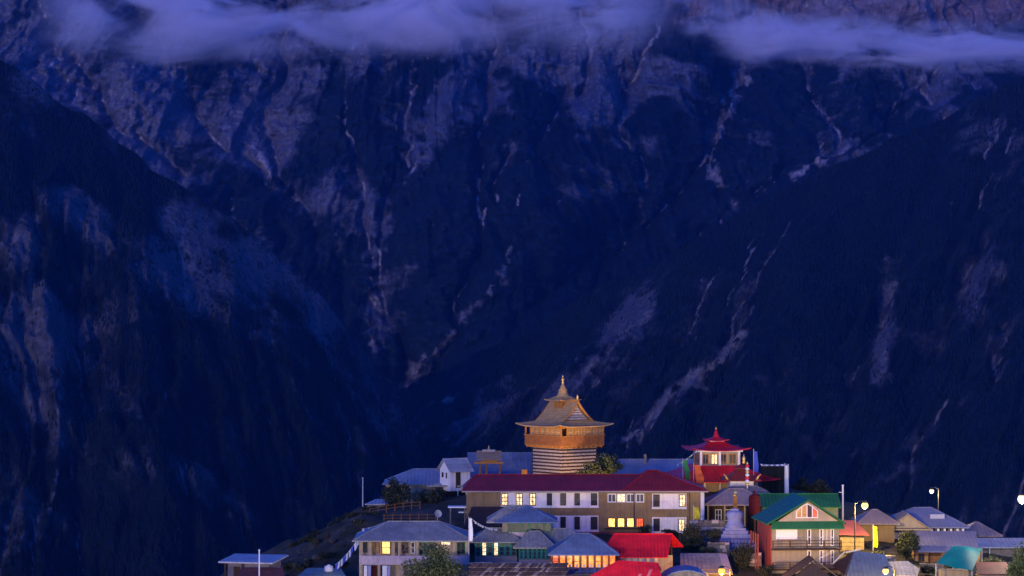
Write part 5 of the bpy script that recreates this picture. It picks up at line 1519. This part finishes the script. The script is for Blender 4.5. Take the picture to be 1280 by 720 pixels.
tree("shrub", "low scrub on the crest beside the black boarded enclosure", 1000, 607, 392, 1.5, 1.2, dk, 1800, .14, seed=12)
tree("shrub", "small shrub at the wall foot of the lit window row", 806, 664, 357, 1.0, .9, dk, 1200, .11, seed=13)
tree("shrub", "low olive shrub beside the stupa terrace wall", 893, 668, 352, 1.6, .8, ol, 1500, .11, seed=15)
EXTRA = [(372, 684, 384, 1.7, 1.0), (398, 669, 385, 1.9, 1.1), (425, 656, 386, 2.0, 1.2), (352, 700, 381, 1.6, 1.0), (440, 644, 386, 1.5, .8), (410, 690, 372, 1.8, .9), (385, 706, 362, 1.8, 1.0), (430, 690, 362, 1.5, .8)]
_r = random.Random(5)
for _ in range(22):
    _px = _r.uniform(350, 470); _Y = _r.uniform(352, 385); _g = G(_px, _Y); EXTRA.append((_px, 360 - (_g.z + .25) * F / _Y, _Y, _r.uniform(.7, 1.7), _r.uniform(.4, .8)))
for i, (a, b, c, d, e) in enumerate(EXTRA):
    tree("shrub", "low dark scrub bush growing on the bare hill shoulder", a, b, c, d, e, dk if i % 3 else ol, 900, .14, seed=40 + i, clumps=10, group="scrub on the hill shoulder")
for i, (a, b, c, d, e, lb) in enumerate(((1072, 696, 350, 1.4, .7, "thin shrub at the foot of the golden stone wall"), (1098, 694, 349, 1.5, .8, "dark shrub under the tall yellow banner"), (1195, 706, 347, 1.5, .8, "dark shrub between the orange house and the teal tarpaulin"),
        (1240, 703, 344, 1.9, 1.0, "olive shrub behind the leafy tree at the village edge"), (1160, 712, 342, 1.2, .7, "small shrub below the door of the orange house"), (1212, 672, 366, 1.4, .8, "shrub beside the plain grey house"), (955, 714, 338, 1.2, .9, "shrub under the red outside stair"), (884, 690, 346, 1.3, .8, "shrub growing on the broken terrace wall"), (838, 668, 355, 1.3, .8, "low shrub under the white panel of the long building"), (610, 668, 357, 1.4, .7, "shrub at the brown lean-to"))):
    tree("shrub", lb, a, b, c, d, e, (dk, ol)[i % 2], 1500, .12, seed=80 + i, clumps=11)
h = Fr("grey_shed", "small rusty roofed shed under the leafy tree at the village edge", "shed", 1222, 742, 333)
MB().box(.3, h.u(1262), .3, 3, -2, h.w(716)).build("wall", gstone, h.o)
MB().slab([(0, -.3, h.w(717)), (h.u(1268), -.3, h.w(717)), (h.u(1264), 3.4, h.w(706)), (.3, 3.4, h.w(706))], .1).build("roof", mat("rust_tin", (0.13, 0.045, 0.04)), h.o)
# boulders on the shoulder
for i in range(14):
    px = random.uniform(355, 470); Y = random.uniform(355, 384); g = G(px, Y); r_ = random.uniform(.2, .6)
    vs_ = []
    prof = [(.6, -.4), (1.0, .0), (.85, .45), (.4, .75)]
    b_ = MB().lathe([(r_ * a * random.uniform(.8, 1.15), r_ * z) for a, z in prof], (0, 0, 0), 7)
    b_.v = [(x * random.uniform(.8, 1.2), y * random.uniform(.8, 1.2), z * random.uniform(.85, 1.15)) for x, y, z in b_.v]
    o = b_.build("boulder", mat("dark_boulder", (0.07, 0.06, 0.055), .95, .4, 1.6, .4, 7), None, False, (g.x, g.y, g.z + r_ * .1))
    o.rotation_euler = (0, 0, random.uniform(0, 6)); tag(o, "weathered boulder half sunk in the scrubby hill shoulder", "boulder", "boulders on the hill shoulder")

# ------------------------------------------------------------------ cloud banks against the rock wall (beyond the haze of the valley)
def cloud(label, px0, px1, py0, py1, Y, depth, dens, seed, top_soft, bot_soft, cover, stretch=3.0, tilt=0.0):
    x0, x1, z0, z1 = PX(px0, Y), PX(px1, Y), PZ(py1, Y), PZ(py0, Y)
    m = bpy.data.materials.new("cloud_vapour"); m.use_nodes = True
    nt = m.node_tree; L = nt.links
    nt.nodes.remove(nt.nodes["Principled BSDF"])
    out = nt.nodes["Material Output"]
    pv = nn(nt, "ShaderNodeVolumePrincipled")
    pv.inputs["Color"].default_value = (1.0, 0.93, 1.0, 1); pv.inputs["Anisotropy"].default_value = 0.0
    L.new(pv.outputs[0], out.inputs["Volume"])
    tc = nn(nt, "ShaderNodeTexCoord")                    # object space: box spans -1..1 by object scale
    sx = nn(nt, "ShaderNodeSeparateXYZ"); L.new(tc.outputs["Object"], sx.inputs[0])
    hx, hy, hz = (x1 - x0) / 2, depth / 2, (z1 - z0) / 2
    mp = nn(nt, "ShaderNodeMapping"); mp.inputs["Scale"].default_value = (hx / hz / stretch, hy / hz / stretch, 1.0); mp.inputs["Location"].default_value = (seed * 3.7, seed, 0)
    L.new(tc.outputs["Object"], mp.inputs["Vector"])
    n1 = nn(nt, "ShaderNodeTexNoise"); n1.inputs["Scale"].default_value = 1.1; n1.inputs["Detail"].default_value = 6; n1.inputs["Roughness"].default_value = 0.62; n1.inputs["Distortion"].default_value = 0.9
    L.new(mp.outputs[0], n1.inputs["Vector"])
    def M(op, a, b=None, c=None, clamp=False):
        x = nn(nt, "ShaderNodeMath", operation=op); x.use_clamp = clamp
        for i, v in enumerate((a, b, c)):
            if v is None: continue
            if isinstance(v, (int, float)): x.inputs[i].default_value = v
            else: L.new(v, x.inputs[i])
        return x.outputs[0]
    def S(v, a, b):
        r = nn(nt, "ShaderNodeMapRange", interpolation_type='SMOOTHSTEP'); L.new(v, r.inputs[0]); r.inputs[1].default_value = a; r.inputs[2].default_value = b
        return r.outputs[0]
    zt = M('MULTIPLY_ADD', sx.outputs[0], tilt, sx.outputs[2])
    zz = M('MULTIPLY_ADD', n1.outputs["Fac"], 0.9, M('SUBTRACT', zt, 0.45))
    vert = M('MULTIPLY', S(zz, -0.95, -0.95 + bot_soft), S(zz, 0.95, 0.95 - top_soft))
    ends = M('MULTIPLY', S(M('ABSOLUTE', sx.outputs[0]), 1.0, 0.62), S(M('ABSOLUTE', sx.outputs[1]), 1.0, 0.4))
    inside = S(M('ABSOLUTE', sx.outputs[2]), 1.0, 0.9)
    n2 = S(n1.outputs["Fac"], 0.62 - cover, 0.80 - cover * 0.6)
    d = M('MULTIPLY', M('MULTIPLY', vert, ends), M('MULTIPLY', n2, inside))
    L.new(M('MULTIPLY', d, dens), pv.inputs["Density"])
    o = MB().box(-1, 1, -1, 1, -1, 1).build("cloud", m)
    o.location = ((x0 + x1) / 2, Y, (z0 + z1) / 2); o.scale = (hx, hy, hz)
    tag(o, label, "cloud", kind="stuff")

cloud("long soft lavender cloud bank lying across the mountain wall", 30, 860, -40, 84, 11250, 460, 0.0165, 1.3, 0.5, 1.3, 0.23, 2.2, -0.12)
cloud("bright low cloud streaming down beneath the pink rock faces", 880, 1440, 14, 92, 11250, 380, 0.0170, 4.1, 1.1, 0.6, 0.21, 3.0, 0.30)
cloud("pale cloud puff rising beside the pink rock faces", 840, 1010, -6, 66, 11300, 260, 0.0110, 9.3, 0.9, 0.8, 0.20, 1.6, 0.5)
cloud("thin violet cloud veil hanging over the rock summit", 640, 1300, -70, 40, 11600, 300, 0.0030, 7.7, 0.6, 0.9, 0.14, 1.8)

# ------------------------------------------------------------------ the blue air of the valley
hz_m = bpy.data.materials.new("valley_haze"); hz_m.use_nodes = True
_nt = hz_m.node_tree; _nt.nodes.remove(_nt.nodes["Principled BSDF"])
_pv = nn(_nt, "ShaderNodeVolumePrincipled")
_pv.inputs["Color"].default_value = (0.14, 0.48, 1.0, 1); _pv.inputs["Density"].default_value = 1.15e-5; _pv.inputs["Anisotropy"].default_value = 0.6
_nt.links.new(_pv.outputs[0], _nt.nodes["Material Output"].inputs["Volume"])
haze = MB().box(-6500, 6500, -300, 10450, -3300, 1050).build("haze", hz_m)
tag(haze, "thin blue evening haze filling the deep valley", "haze", kind="stuff")
